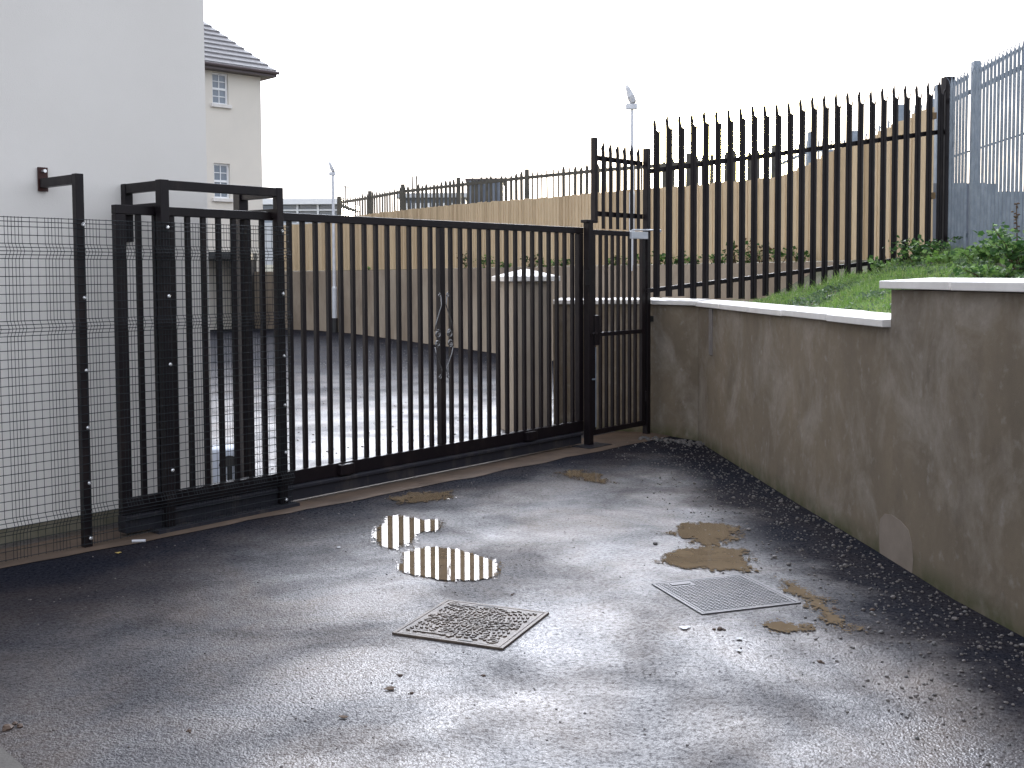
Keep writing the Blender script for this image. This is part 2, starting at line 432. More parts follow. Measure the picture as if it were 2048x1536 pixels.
strip_solid(BH, right_offs(BH, .22), 0, 1.605).build('wall_body', M['render'], hw)
def path_len(pts):
    L = [0]
    for a, b in zip(pts, pts[1:]): L.append(L[-1] + math.hypot(b[0]-a[0], b[1]-a[1]))
    return L
def path_at(pts, L, s):
    for k in range(len(L)-1):
        if s <= L[k+1] or k == len(L)-2:
            t = (s - L[k])/(L[k+1]-L[k]); return (lerp(pts[k][0], pts[k+1][0], t), lerp(pts[k][1], pts[k+1][1], t))
def coping(path, joints, z, parent, lead=0):
    f_, b_ = right_offs(path, -.045), right_offs(path, .27)
    L = path_len(path)
    for a, b in zip(joints, joints[1:]):
        a_, b2 = a + .015, b - .015
        sub = [a_, b2]
        A = [path_at(f_, path_len(f_), s*path_len(f_)[-1]/L[-1]) for s in sub]
        B = [path_at(b_, path_len(b_), s*path_len(b_)[-1]/L[-1]) for s in sub]
        dz = random.uniform(-.001, .010)
        if dz < -.99: pass
        m = MB(); n = len(sub); ox = random.uniform(-.006, .006); A = [(p[0]+ox, p[1]) for p in A]; B = [(p[0]+ox, p[1]) for p in B]
        vv = [(p[0], p[1], z+dz) for p in A] + [(p[0], p[1], z+dz) for p in B] + [(p[0], p[1], z+.045+dz) for p in A] + [(p[0], p[1], z+.062+dz) for p in B]
        ff = []
        for k in range(n-1):
            ff += [(k, k+1, n+k+1, n+k), (2*n+k, 3*n+k, 3*n+k+1, 2*n+k+1), (k, 2*n+k, 2*n+k+1, k+1), (n+k, n+k+1, 3*n+k+1, 3*n+k)]
        ff += [(0, n, 3*n, 2*n), (n-1, 3*n-1, 4*n-1, 2*n-1)]
        m.v, m.f = vv, ff
        m.build('coping_stone', M['coping'], parent, bevel=.004)
Lb = path_len(BW)[-1]; Lk = path_len(BW)[2]; Lp = path_len(BW)[1]
js = [0, Lp*.5, Lp, Lk] + [Lk + (Lb-Lk)*k/5 for k in (1, 2, 3, 4, 5)]
coping(BW, js, 1.381, lw)
Lh = path_len(BH)[-1]
coping([(2.238, 6.55)] + BH[1:], [0, .93, 1.79, 2.65, 3.5, 4.36, 5.2, 6.1, 7.0, 7.7], 1.606, hw)
# steel movement-joint strip and newer render patch
wx = lambda y: 1.895 + (11.07-y)*.0714
y0, y1 = 10.50, 10.63
m = MB(); m.box8([(wx(y)+d, y, z) for z in (.92, 1.37) for y, d in ((y0, -.006), (y0, .03), (y1, .03), (y1, -.006))])
m.build('movement_joint', simple('dull_zinc', (.24, .22, .21), (.16, .14, .13), 14, .5, metal=.2), lw)
m = MB()
pat = [(6.56, .0), (6.575, .12), (6.56, .21), (6.50, .255), (6.40, .27), (6.27, .262), (6.17, .235), (6.12, .17), (6.10, .08), (6.11, 0)]
i = 0
fa = []; ba = []
for y, z in pat:
    x = interp(y, [(5.6, 2.30), (6.45, 2.245), (7.1, 2.19)])
    fa.append((x - .003, y, z)); ba.append((x + .02, y, z))
m.v = fa + ba; n = len(pat); m.f = [tuple(range(n)), tuple(range(n, 2*n))[::-1]] + [(k, (k+1) % n, n+(k+1) % n, n+k) for k in range(n)]
m.build('render_patch', simple('new_render', (.165, .13, .10), (.225, .185, .15), 5, .85, .2, 150), hw)['label'] = 'paler newer render patch low on the wall'

# ------------------------------------------------------------------ pillar
ph = R(20.7)
PU, PN = Vector((math.cos(ph), math.sin(ph), 0)), Vector((-math.sin(ph), math.cos(ph), 0))
P0 = gp(1029, 868)
PF = (P0, PU, PN); A_ = .44
pl = thing('gate_pillar', 'square rendered pillar with white pyramid cap behind the sliding gate', 'pillar', P0 + PU*A_/2 + PN*A_/2)
MB().fbox(PF, 0, A_, 0, A_, 0, 1.635).build('pillar_body', simple('pillar_render', (.27, .225, .18), (.34, .29, .235), 2, .85, .2, 150), pl, bevel=.006)
m = MB(); o0, o1 = -.07, A_+.07
m.fbox(PF, o0, o1, o0, o1, 1.637, 1.69)
pc = [P0 + PU*a + PN*b + Z_*1.69 for a, b in ((o0, o0), (o1, o0), (o1, o1), (o0, o1))]; ap = P0 + PU*A_/2 + PN*A_/2 + Z_*1.775
m.f.pop(1)
i = 4; ia = len(m.v); m.v.append(tuple(ap))
for k in range(4): m.f.append((4+k, 4+(k+1) % 4, ia))
m.build('pillar_cap', M['coping'], pl, bevel=.004)

# ------------------------------------------------------------------ rendered building at the left
BU, BN = G[1], G[2]
BO = Vector((-2.235, 8.055, 0))               # its right-hand corner
BF = (BO, BU, BN)
rb = thing('rendered_building', 'large cream rendered building wall filling the left of the view', 'building', BO)
MB().fbox(BF, -14, 0, 0, 9, .10, 7.4).build('wall', M['cream'], rb)
MB().fbox(BF, -14, -.0, .006, 8.99, 0, .10).build('plinth', M['plinth'], rb)
mr_ = MB()
v = [BO + BU*a + BN*b + Z_*z for a, b, z in ((-14.3, -.35, 7.3), (.3, -.35, 7.3), (.3, 9.3, 7.3), (-14.3, 9.3, 7.3), (-14.3, 4.5, 10), (.3-4, 4.5, 10))]
mr_.v = [tuple(x) for x in v]; mr_.f = [(0, 1, 5, 4), (1, 2, 5), (2, 3, 4, 5), (3, 0, 4), (3, 2, 1, 0)]
mr_.build('roof', M['tile'], rb)

# ------------------------------------------------------------------ house beyond
HU = Vector((.722, .692, 0)).normalized(); HN = Vector((-.692, .722, 0)).normalized()
HO = at(527, 500, 36.5); HO.z = 0
HFr = (HO, HU, HN)
hs = thing('house', 'two storey cream house with dark tiled hipped roof beyond the yard', 'house', HO)
EZ = at(527, 147, 36.5).z
wins = []
def hs_s(px):                                # distance along the facade for a pixel column
    d = ray(px, 300); k = d.x/d.y
    return (k*HO.y - HO.x)/(HU.x - k*HU.y)
wl, wr_ = hs_s(427), hs_s(459)
def zat(px, py):
    s = hs_s(px); Yq = HO.y + HU.y*s; return at(px, py, Yq).z
wz = [(zat(444, 209), zat(444, 146)), (zat(444, 397), zat(444, 327))]
mh = MB()
zs = [0.0]
for z0, z1 in sorted(wz): 
    mh.fbox(HFr, -9, 0, 0, .3, zs[-1], z0) if False else None
# wall with two openings
levels = [(0, wz[1][0]), (wz[1][1], wz[0][0]), (wz[0][1], EZ)]
for z0, z1 in levels: mh.fbox(HFr, -9, 0, 0, .3, z0, z1)
for z0, z1 in wz:
    mh.fbox(HFr, -9, wl, 0, .3, z0, z1); mh.fbox(HFr, wr_, 0, 0, .3, z0, z1)
mh.fbox(HFr, -.3, 0, .3, 9, 0, EZ); mh.fbox(HFr, -9, 0, 8.7, 9, 0, EZ); mh.fbox(HFr, -9, -8.7, .3, 8.7, 0, EZ)
mh.build('wall', M['cream_far'], hs)
for z0, z1 in wz:
    f = MB(); b = .06; n0, n1 = .09, .15
    f.fbox(HFr, wl, wl+b, n0, n1, z0, z1); f.fbox(HFr, wr_-b, wr_, n0, n1, z0, z1)
    zm = (z0+z1)/2
    for a, c in ((z0, z0+b), (z1-b, z1), (zm-.035, zm+.035)): f.fbox(HFr, wl+b, wr_-b, n0, n1, a, c)
    sm = (wl+wr_)/2
    for a, c in ((z0+b, zm-.035), (zm+.035, z1-b)):
        f.fbox(HFr, sm-.013, sm+.013, n0+.01, n1-.01, a, c); zz = (a+c)/2
        f.fbox(HFr, wl+b, sm-.013, n0+.01, n1-.01, zz-.012, zz+.012); f.fbox(HFr, sm+.013, wr_-b, n0+.01, n1-.01, zz-.012, zz+.012)
    w = f.build('window', M['white'], hs)
    MB().fbox(HFr, wl+b, wr_-b, n1-.03, n1-.02, z0+b, z1-b).build('pane', M['glass'], w)
    MB().fbox(HFr, wl-.08, wr_+.08, -.09, .088, z0-.11, z0+.003).build('sill', M['coping'], w, bevel=.01)
MB().fbox(HFr, hs_s(405), hs_s(412), -.03, .001, zat(408, 325), zat(408, 314)).build('wall_vent', M['white'], hs)
# roof: courses of tiles as real steps
rf = MB(); ov = .38; rise = .98; W_ = 9
base = [HO + HU*a + HN*b for a, b in ((-9-ov, -ov), (ov, -ov), (ov, 9+ov), (-9-ov, 9+ov))]
nC = 26; step = (4.5+ov)/nC
for k in range(nC):
    a = k*step; b2 = a + step*1.05; z0 = EZ+.06 + a*rise; z1 = EZ+.06 + b2*rise
    th = .045
    P = lambda s, n, z: HO + HU*s + HN*n + Z_*z
    l0, r0 = -9-ov + a*0, ov-a
    rf.box8([P(l0, -ov+a, z0), P(r0, -ov+a, z0), P(ov-b2, -ov+b2, z1-th), P(l0, -ov+b2, z1-th),
             P(l0, -ov+a, z0+th), P(r0, -ov+a, z0+th), P(ov-b2, -ov+b2, z1), P(l0, -ov+b2, z1)])
    rf.box8([P(ov-a, -ov+a, z0), P(ov-a, 9+ov-a, z0), P(ov-b2, 9+ov-b2, z1-th), P(ov-b2, -ov+b2, z1-th),
             P(ov-a, -ov+a, z0+th), P(ov-a, 9+ov-a, z0+th), P(ov-b2, 9+ov-b2, z1), P(ov-b2, -ov+b2, z1)])
rfo = rf.build('roof', M['tile'], hs)
fs = MB(); fs.fbox(HFr, -9-ov, ov, -ov, -ov+.03, EZ-.13, EZ+.055); fs.fbox(HFr, ov-.03, ov, -ov+.03, 9+ov, EZ-.13, EZ+.055)
fs.fbox(HFr, -9-ov, ov-.03, -ov+.03, .001, EZ-.13, EZ-.10); fs.fbox(HFr, .001, ov-.03, .001, 9+ov, EZ-.13, EZ-.10)
fs.build('fascia', M['fascia'], hs)
gt = MB(); gt.tube([HO + HU*(-9-ov) + HN*(-ov-.05) + Z_*(EZ+.0), HO + HU*(ov+.05) + HN*(-ov-.05) + Z_*(EZ+.0)], .055, 8)
gt.build('gutter', M['fascia'], hs)

# dark lean-to shelter against the retaining wall, left
sf = at(482, 504, 34.2); sl_ = at(330, 504, 33.0)
sh = thing('shelter', 'low dark flat roofed shelter against the back wall by the house', 'shelter', (sl_.x, 34, 0))
MB().box(-13.5, sf.x, 33.6, 36.9, sf.z-.22, sf.z).build('roof', M['dark'], sh)
MB().box(-13.5, sf.x-.02, 36.5, 36.7, 0, sf.z-.222).build('back_wall', M['shadewall'], sh)
MB().box(sf.x-.16, sf.x-.02, 33.7, 36.49, 0, sf.z-.222).build('side_wall', M['shadewall'], sh)

# ------------------------------------------------------------------ timber fence
tf_base = offs(RW, .62)
TL = path_len(tf_base)
top_px = [(520, 451), (567, 450), (640, 446), (700, 434), (745, 427), (904, 410), (992, 402.5), (1109, 394), (1188, 386), (1319, 376), (1380, 371), (1424, 366), (1495, 361), (1549, 355), (1585, 342), (1632, 316), (1667, 300), (1714, 285), (1769, 255), (1823, 228), (1850, 217), (1900, 200)]
fen = thing('timber_fence', 'long new closeboard timber fence along the top of the back wall', 'fence', (-.3, 24.3, RWZ))
def proj_px(x, y, z=2.5):
    c = CM.inverted() @ Vector((x, y, z)); return 1024 + F_PX*c.x/(-c.z), PCY - F_PX*c.y/(-c.z)
bd = MB(); tones = []
s = TL[2] - .3; sN = TL[-3] + .9
rnd = random.Random(3)
px_now = 0
while s < sN:
    w = .125
    a = path_at(tf_base, TL, s); b = path_at(tf_base, TL, s + w + .018)
    pxx, _ = proj_px(a[0], a[1])
    if pxx < 527: s += w; continue
    if pxx > 1862: break
    zt = at(pxx, interp(pxx, top_px), a[1]).z + rnd.uniform(-.012, .012)
    zt = min(zt, 3.9)
    d = Vector((b[0]-a[0], b[1]-a[1])).normalized(); nn = Vector((d.y, -d.x))   # towards the yard
    if nn.y > 0: nn = -nn
    t0, t1 = .006, .020
    zb = RWZ + .02
    q0 = (a[0]+nn.x*t0, a[1]+nn.y*t0); q1 = (b[0]+nn.x*t1, b[1]+nn.y*t1)
    bd.box8([(q0[0], q0[1], zb), (q1[0], q1[1], zb), (q1[0]-nn.x*.014, q1[1]-nn.y*.014, zb), (q0[0]-nn.x*.006, q0[1]-nn.y*.006, zb),
             (q0[0], q0[1], zt), (q1[0], q1[1], zt), (q1[0]-nn.x*.014, q1[1]-nn.y*.014, zt), (q0[0]-nn.x*.006, q0[1]-nn.y*.006, zt)])
    tones.append(rnd.choice([0, .0, .15, .3, .5, .75, .2, .0, -.15]))
    s += w
bo = bd.build('boards', M['timber'], fen)
atr = bo.data.attributes.new('tone', 'FLOAT', 'FACE')
atr.data.foreach_set('value', [t for t in tones for _ in range(6)])
for z in (2.1, 2.9):
    rl = MB(); sR = TL[2]; sE = s
    while sR < sE - .8:
        a = path_at(tf_base, TL, sR); b = path_at(tf_base, TL, min(sR + .82, sE - .2))
        rl.bar((a[0]+.06, a[1]+.06, z), (b[0]+.06, b[1]+.06, z), .05, .09); sR += .8
    rl.build('rail', M['timber'], fen)

# ------------------------------------------------------------------ palisade pales
def pale(mb, p, U, z0, z1, w=.073, splay=True, N=None, deep=1.0):
    """folded steel pale: W section, notched head with two spikes; p = centre foot (x, y)"""
    N = N or Vector((U.y, -U.x, 0))
    xs = [-.5, -.25, .02, .25, .5]; ds = [0, .014*deep, .004*deep, .014*deep, 0]; th = .003
    i = len(mb.v); zs_ = z1 - (.14 if splay else .10)
    tops = [zs_+.07, zs_+.14, zs_+.0, zs_-.03, zs_-.03] if splay else [zs_+.02, zs_+.06, zs_+.10, zs_+.06, zs_+.02]
    outx = [-.004, .0, .0, .0, .004]
    for layer in (0, 1):
        for z in ('b', 's', 't'):
            for k in range(5):
                zz = z0 if z == 'b' else (zs_ - .02 if z == 's' else tops[k])
                ww = w
                q = Vector((p[0], p[1], 0)) + U*(xs[k]*ww + (outx[k] if z == 't' else 0)) + N*(ds[k] + (th if layer else 0) + (-.0 if z != 't' else -.006))
                mb.v.append((q.x, q.y, zz))
    for layer in (0, 1):
        b = i + layer*15
        for r in (0, 5):
            for k in range(4):
                fq = (b+r+k, b+r+k+1, b+r+5+k+1, b+r+5+k)
                mb.f.append(fq if layer else fq[::-1])
    for r in (0, 5):
        mb.f.append((i+r, i+r+5, i+15+r+5, i+15+r)); mb.f.append((i+r+4, i+15+r+4, i+15+r+9, i+r+9))
    for k in range(4):
        mb.f.append((i+k, i+15+k, i+15+k+1, i+k+1)); mb.f.append((i+10+k, i+10+k+1, i+25+k+1, i+25+k))
    if splay:                                 # bent outer spike
        c = Vector((p[0], p[1], 0)) + N*.006
        mb.tube([c + U*(w*.40) + Z_*(zs_-.03), c + U*(w*.52) + Z_*(zs_+.015) - N*.004, c + U*(w*.80) + Z_*(zs_+.055) - N*.014, c + U*(w*1.02) + Z_*(zs_+.125) - N*.03], [.008, .007, .0055, .003], 4)

PD = [(1313, 11.55), (1885, 12.15)]
pa0, pa1 = at(1313, 500, 11.50), at(1885, 500, 12.12); pa0.z = pa1.z = 0
pu = (pa1 - pa0).normalized(); pn = Vector((pu.y, -pu.x, 0)); plen = (pa1 - pa0).length
pf = thing('palisade_fence', 'dark palisade fence of spiked pales climbing the grass bank to the right', 'fence', pa0, 'palisade fences')
def pz(s, a, b): return lerp(a, b, s/plen)
PITCH_ = plen/24.35
for k in range(25):
    s = k*PITCH_
    c = pa0 + pu*s
    zt = pz(s, 3.36, 3.84) + random.uniform(-.012, .012)
    m = MB(); zb = 1.44 if k < 8 else 1.44 + (k-8)*.022
    if k < 3: zb += .03
    pale(m, (c.x, c.y), pu, zb + random.uniform(-.01, .01), zt)
    o = m.build('pale', M['black'], pf)
    o.location += Vector((0, 0, 0))
m = MB(); m.bar(pa0 - pn*.03 - pu*.1 + Z_*pz(0, 2.78, 3.27), pa1 - pn*.03 + Z_*3.265, .012, .05); m.build('rail', M['black'], pf)
m = MB(); m.bar(pa0 - pn*.03 - pu*.1 + Z_*1.53, pa1 - pn*.03 + Z_*1.91, .045, .045); m.build('rail', M['black'], pf)
m = MB(); q = pa1 + pu*.05
m.fbox((q, pu, pn), -.05, .05, -.08, .02, 1.2, 3.86); m.build('post', M['black'], pf)
for z in (2.02, 2.56, 3.3+.14):
    q2 = pa1 - pu*.10
    MB().fbox((q2, pu, pn), -.04, .03, -.10, -.04, z-.035, z+.035).build('bracket', M['brass'], pf)

# overhead palisade panel above the wicket
op = thing('palisade_fence', 'short dark spiked palisade panel fixed above the narrow pedestrian gate', 'fence panel', g(.5, 0, 2.1), 'palisade fences')
m = MB(); m.fbox(G, .075, .125, -.025, .025, 2.22, 3.06); m.build('post', M['black'], op)
for z in (2.315, 2.87):
    m = MB(); m.fbox(G, .126, .999, .03, .042, z-.025, z+.025); m.build('rail', M['black'], op)
for k in range(6):
    s = .265 + k*.125; c = g(s, .015, 0); m = MB()
    pale(m, (c.x, c.y), G[1], 2.165, 3.05, .05, False, -G[2]); m.build('pale', M['black'], op)

# ------------------------------------------------------------------ galvanised palisade at the right
gu = Vector((-.067, -1, 0)).normalized(); ga = Vector((4.83, 12.10, 0)); gn = Vector((-1, .067, 0)).normalized()
gf = thing('palisade_fence', 'pale galvanised palisade fence running toward the camera at far right', 'fence', ga, 'palisade fences')
for k in range(44):
    s = .06 + k*.098
    c = ga + gu*s
    if abs(s-.68) < .05: continue
    m = MB(); zz = 3.84
    pale(m, (c.x, c.y), gu, 1.8, zz, .052, False, gn, 1.06)
    c2 = c + gn*.012
    m.tube([c2 + Z_*3.72, c2 + Z_*3.80 + gn*.02, c2 + Z_*3.87 + gn*.07], [.004, .003, .0015], 4)
    m.build('pale', M['galv'], gf)
for z, h in ((3.60, .05), (2.98, .018), (2.1, .05)):
    m = MB(); m.bar(ga + gn*.0 - gn*.03 + Z_*z, ga + gu*4.4 - gn*.03 + Z_*z, .012 if h > .02 else .01, h); m.build('rail', M['galv'], gf)
for s in (.68, 3.43):
    m = MB(); c = ga + gu*s - gn*.06 + gn*.04; m.fbox((c, gu, gn), -.05, .05, -.05, .02, 1.2, 3.89); m.build('post', M['galv'], gf, bevel=.004)

# grey clad store behind the galvanised fence
sd_ = thing('metal_store', 'blue grey corrugated metal store behind the galvanised fence', 'shed', (8, 16.5, 1.9))
def corrug(mb, x0, x1, y, z0, z1, p=.15, d=.04):
    n = int((x1-x0)/p); i = len(mb.v); prof = []
    for k in range(n):
        for t, dd in ((0, 0), (.35, 0), (.5, d), (.85, d)): prof.append((x0 + (k+t)*p, y - dd))
    for x, yy in prof: mb.v += [(x, yy, z0), (x, yy, z1)]
    for k in range(len(prof)-1): mb.f.append((i+2*k, i+2*k+2, i+2*k+3, i+2*k+1))
za, zb_ = at(1940, 366, 15).z, at(2020, 383, 15).z
xa, xb, xc = at(1865, 400, 15).x, at(1992, 400, 15).x, at(2300, 400, 15).x
m = MB(); corrug(m, xa, xb, 15, 1.5, za); m.box(xa, xb, 15.02, 17, 1.5, za-.01)
m.build('cladding', M['shed'], sd_)
m = MB(); corrug(m, xb+.02, xc, 15, 1.5, zb_); m.box(xb+.02, xc, 15.02, 17, 1.5, zb_-.01); m.build('cladding', M['shed'], sd_)

# ------------------------------------------------------------------ background palisade fence
BP = [(678, 38), (740, 35.8), (806, 33.5), (917, 31.5), (1054, 29.3), (1208, 27), (1378, 25), (1549, 23)]
bpz = [4.47, 4.48, 4.5, 4.52, 4.53, 4.5, 4.45, 4.4]
bf = thing('palisade_fence', 'old weathered dark palisade fence rising beyond the timber fence', 'fence', (.4, 29.3, 2.2), 'palisade fences')
pp = []
for (px, Y), z in zip(BP, bpz): v = at(px, 400, Y); pp.append(Vector((v.x, v.y, z)))
rnd = random.Random(11)
for k, p in enumerate(pp):
    m = MB(); m.box(p.x-.09, p.x+.09, p.y-.09, p.y+.09, 2, p.z-.03)
    m.v[4:8] = [(x*1 + (p.x-x)*.35, y + (p.y-y)*.35, z+.03) for x, y, z in m.v[4:8]]
    m.build('post', M['olddark'], bf)
cnt = 0
for k in range(len(pp)-1):
    a, b = pp[k], pp[k+1]
    d = (b-a); d.z = 0; L_ = d.length; d.normalize()
    n = 14 if k > 1 else 13
    if k >= 5: n = 11
    for z in (-.22,):
        m = MB(); m.bar(a + Z_*(z), b + Z_*(z), .04, .085); m.build('rail', M['olddark'], bf)
    m = MB(); m.bar(a - Z_*1.7, b - Z_*1.7, .03, .06); m.build('rail', M['olddark'], bf)
    for j in range(1, n):
        if cnt >= 98: break
        cnt += 1
        t = j/n; c = a.lerp(b, t)
        m = MB(); thin = (k == 4 and j < 6) or rnd.random() < .12
        lean = rnd.uniform(-.03, .03) if not (k == 2 and j < 3) else -.12
        w = .045 if thin else .105
        zt = c.z - .05 + rnd.uniform(-.05, .04)
        if k == 1: zt += .0
        Pq = [(c - d*w/2 + d*lean*0), (c + d*w/2)]
        nn = Vector((d.y, -d.x, 0))*.012
        m.v = [tuple(Vector((Pq[0].x, Pq[0].y, 2)) + nn), tuple(Vector((Pq[1].x, Pq[1].y, 2)) + nn),
               tuple(Vector((Pq[1].x, Pq[1].y, zt-.1)) + nn + d*lean), tuple(Vector((c.x, c.y, zt)) + nn + d*lean), tuple(Vector((Pq[0].x, Pq[0].y, zt-.1)) + nn + d*lean)]
        m.v += [tuple(Vector(v) - nn*1.6) for v in m.v]
        m.f = [(0, 1, 2, 3, 4), (9, 8, 7, 6, 5)] + [(q, (q+1) % 5, 5+(q+1) % 5, 5+q) for q in range(5)]
        m.build('pale', M['olddark'], bf)
# galvanised continuation rising to the right
gb = thing('palisade_fence', 'galvanised palisade fence whose tips show above the timber fence at right', 'fence', (7.5, 21, 2.2), 'palisade fences')
GP = [(1549, 300, 23), (1622, 264, 21), (1708, 262, 19), (1798, 210, 17), (1880, 170, 15.5)]
gp3 = [at(a, b, c) for a, b, c in GP]
for p in gp3[1:]:
    MB().box(p.x-.06, p.x+.06, p.y-.05, p.y+.05, 2, p.z).build('post', M['galv'], gb)
for a, b in zip(gp3, gp3[1:]):
    d = b-a; n = max(4, int(d.length/.2))
    for dz in (.35, 1.8):
        MB().bar(a - Z_*dz, b - Z_*dz, .03, .05).build('rail', M['galv'], gb)
    dd = Vector((d.x, d.y, 0)).normalized()
    for j in range(1, n):
        c = a.lerp(b, j/n); m = MB(); pale(m, (c.x, c.y), dd, 2.1, c.z-.1, .06, False); m.build('pale', M['galv'], gb)

# ------------------------------------------------------------------ far buildings
hut = thing('metal_hut', 'dark grey corrugated metal hut standing beyond the old palisade fence', 'hut', (at(970, 400, 50).x, 51, 2.2))
xa, xb = at(934, 400, 50).x, at(1006, 400, 50).x; zt = at(970, 361, 50).z; zl = at(970, 412, 50).z
m = MB(); corrug(m, xa, xb, 50, zl, zt, .26, .08); m.box(xa, xb, 50.03, 53, zl, zt); m.build('cladding', M['shed'], hut)
MB().box(xa+.1, xb-.1, 50.2, 52.8, 2.2, zl).build('base', M['school'], hut)
MB().box(xa-.08, xb+.08, 49.9, 53.1, zt, zt+.1).build('roof', M['fascia'], hut)
sc = thing('school_building', 'long low pale flat roofed building with window bands seen far beyond the fences', 'building', (-15, 72, 2.2))
Yb = 70
xa, xb = at(430, 400, Yb).x, at(676, 400, Yb).x; zr = at(600, 398, Yb).z
def bandbuild(xa, xb, zr, zw, Yb, root):
    MB().box(xa, xb, Yb, Yb+8, 2.2, zw-1.1).build('wall', M['school'], root)
    MB().box(xa, xb, Yb+.3, Yb+7.7, zw-1.1, zr-.35).build('pane', M['glass'], root)
    MB().box(xa-.3, xb+.3, Yb-.3, Yb+8.3, zr-.35, zr).build('roof', M['white'], root)
    n = int((xb-xa)/1.3)
    for k in range(n+1):
        x = lerp(xa, xb, k/n); MB().box(x-.06, x+.06, Yb+.05, Yb+.29, zw-1.1, zr-.35).build('mullion', M['white'], root)
    MB().box(xa, xb, Yb+.1, Yb+.28, zw-.35, zw-.25).build('transom', M['white'], root)
bandbuild(xa, xb, zr, zr-.4, Yb, sc)
s2 = thing('school_block', 'pale block with blue grey windows behind the leaning palisade pales', 'building', (-8, 64, 2.2))
xa, xb = at(800, 400, 62).x, at(930, 400, 62).x; zr = at(860, 386, 62).z
MB().box(xa, xb, 62.3, 69.7, 2.2, zr-.25).build('wall', M['shed'], s2)
MB().box(xa-.2, xb+.2, 62, 70, zr-.25, zr).build('roof', M['school'], s2)
for r_ in range(2):
    for k in range(8):
        x = lerp(xa+.2, xb-.5, k/7); MB().box(x, x+.28, 62.2, 62.29, zr-.95-r_*.8, zr-.55-r_*.8).build('window', M['white'], s2)
for px in (826, 835):
    b = at(px, 395, 60); t = at(px-2, 352, 60)
    o = MB().tube([(b.x, b.y, 2.2), tuple(t)], .05, 5).build('mast', M['olddark'])
    tag(o, ('left' if px < 830 else 'right') + ' hand of the two thin leaning masts above the old palisade', 'mast', 'thin masts beyond the fences')
o = MB(); b = at(692, 398, 66)
o.tube([(b.x, 66, 2.2), tuple(at(691, 372, 66))], .04, 5); o.tube([tuple(at(682, 371, 66)), tuple(at(699, 376, 66))], .03, 5)
tag(o.build('aerial', M['olddark']), 'thin aerial pole on the skyline just right of the far lamp post', 'aerial')

# ------------------------------------------------------------------ lamp posts
def lamp(base, h, label, blackbase, thick=.055):
    t = thing('lamp_post', label, 'lamp post', base, 'galvanised lamp posts')
    m = MB(); zj = 1.35
    m.tube([base + Z_*(.0 if not blackbase else .42), base + Z_*zj, base + Z_*(zj+.06)], [thick*1.45, thick*1.45, thick], 12)
    m.tube([base + Z_*(zj+.05), base + Z_*(h-.42)], [thick, thick*.72], 12); m.build('pole', M['galv_pole'], t, smooth=False)
    if blackbase: MB().tube([base, base + Z_*.44], thick*1.7, 12).build('pole_base', M['dark'], t)
    m = MB(); p = base + Z_*(h-.46); m.box(p.x-.11, p.x+.09, p.y-.05, p.y+.05, p.z, p.z+.10); m.tube([p + Z_*.08, p + Vector((.03, 0, .2))], .028, 6)
    m.build('bracket', M['galv_pole'], t, bevel=.01)
    c = base + Vector((-.02, 0, h-.20)); m = MB()
    U2 = Vector((-.42, -.1, .9)).normalized(); N2 = Vector((0, 1, 0)); V2 = U2.cross(N2).normalized()
    prof = [(-.17, .03, .07), (-.14, .07, .09), (-.03, .075, .10), (.11, .045, .09), (.18, .02, .07)]
    idx = []
    for u, d_, w in prof:
        idx.append(len(m.v))
        for a, b in ((-1, -.5), (1, -.5), (1, 1), (-1, 1)): m.v.append(tuple(c + U2*u + N2*a*w + V2*b*d_))
    for a, b in zip(idx, idx[1:]):
        for q in range(4): m.f.append((a+q, a+(q+1) % 4, b+(q+1) % 4, b+q))
    m.f += [tuple(idx[0]+q for q in range(4)), tuple(idx[-1]+q for q in range(4))[::-1]]
    m.build('floodlight', M['galv_pole'], t, bevel=.015)
l1 = gp(670, 665); lamp(l1, 5.20, 'distant lamp post standing in the yard against the retaining wall', True)
l2 = at(1264, 500, 19.25); l2.z = RWZ - .1; lamp(l2, 3.28, 'nearer lamp post rising above the pedestrian gate behind the wall', False, .036)

# ------------------------------------------------------------------ sliding gate
sg = thing('sliding_gate', 'black steel sliding gate with vertical bars and scroll ornament', 'gate', g(-2.6, .1, 0))
n0, n1 = .06, .12; nc = .09
GL, GR = -5.0, .0
MB().fbox(G, GL, GR, n0, n1, 2.112, 2.172).build('top_rail', M['black'], sg, bevel=.004)
MB().fbox(G, GL, GR, n0, n1, .142, .245).build('bottom_rail', M['black'], sg, bevel=.004)
MB().fbox(G, GL, GL+.07, n0+.001, n1-.001, .246, 2.111).build('stile', M['black'], sg, bevel=.004)
MB().fbox(G, GR-.07, GR, n0+.001, n1-.001, .246, 2.111).build('stile', M['black'], sg, bevel=.004)
MC = -1.994
MB().fbox(G, MC-.030, MC+.030, n0+.002, n1-.002, .246, 2.111).build('centre_post', M['black'], sg, bevel=.003)
k = 1
for sgn in (-1, 1):
    k = 1
    while True:
        s = MC + sgn*k*.1232; k += 1
        if s < GL + .10 or s > GR - .10: break
        MB().fbox(G, s-.0155, s+.0155, nc-.0155, nc+.0155, .246, 2.111).build('bar', M['black'], sg)
# cantilever beam under the leaf
m = MB(); m.fbox(G, -5.0, -.07, n0-.025, n1+.01, .026, .139); m.fbox(G, -5.0, -.07, n0-.045, n0-.026, .112, .139)
m.build('track_beam', M['rail'], sg, bevel=.005)
for s in (-.86, -3.12):
    MB().fbox(G, s-.07, s+.07, n0-.05, n0-.003, .152, .235).build('wheel_cover', M['black'], sg, bevel=.006)
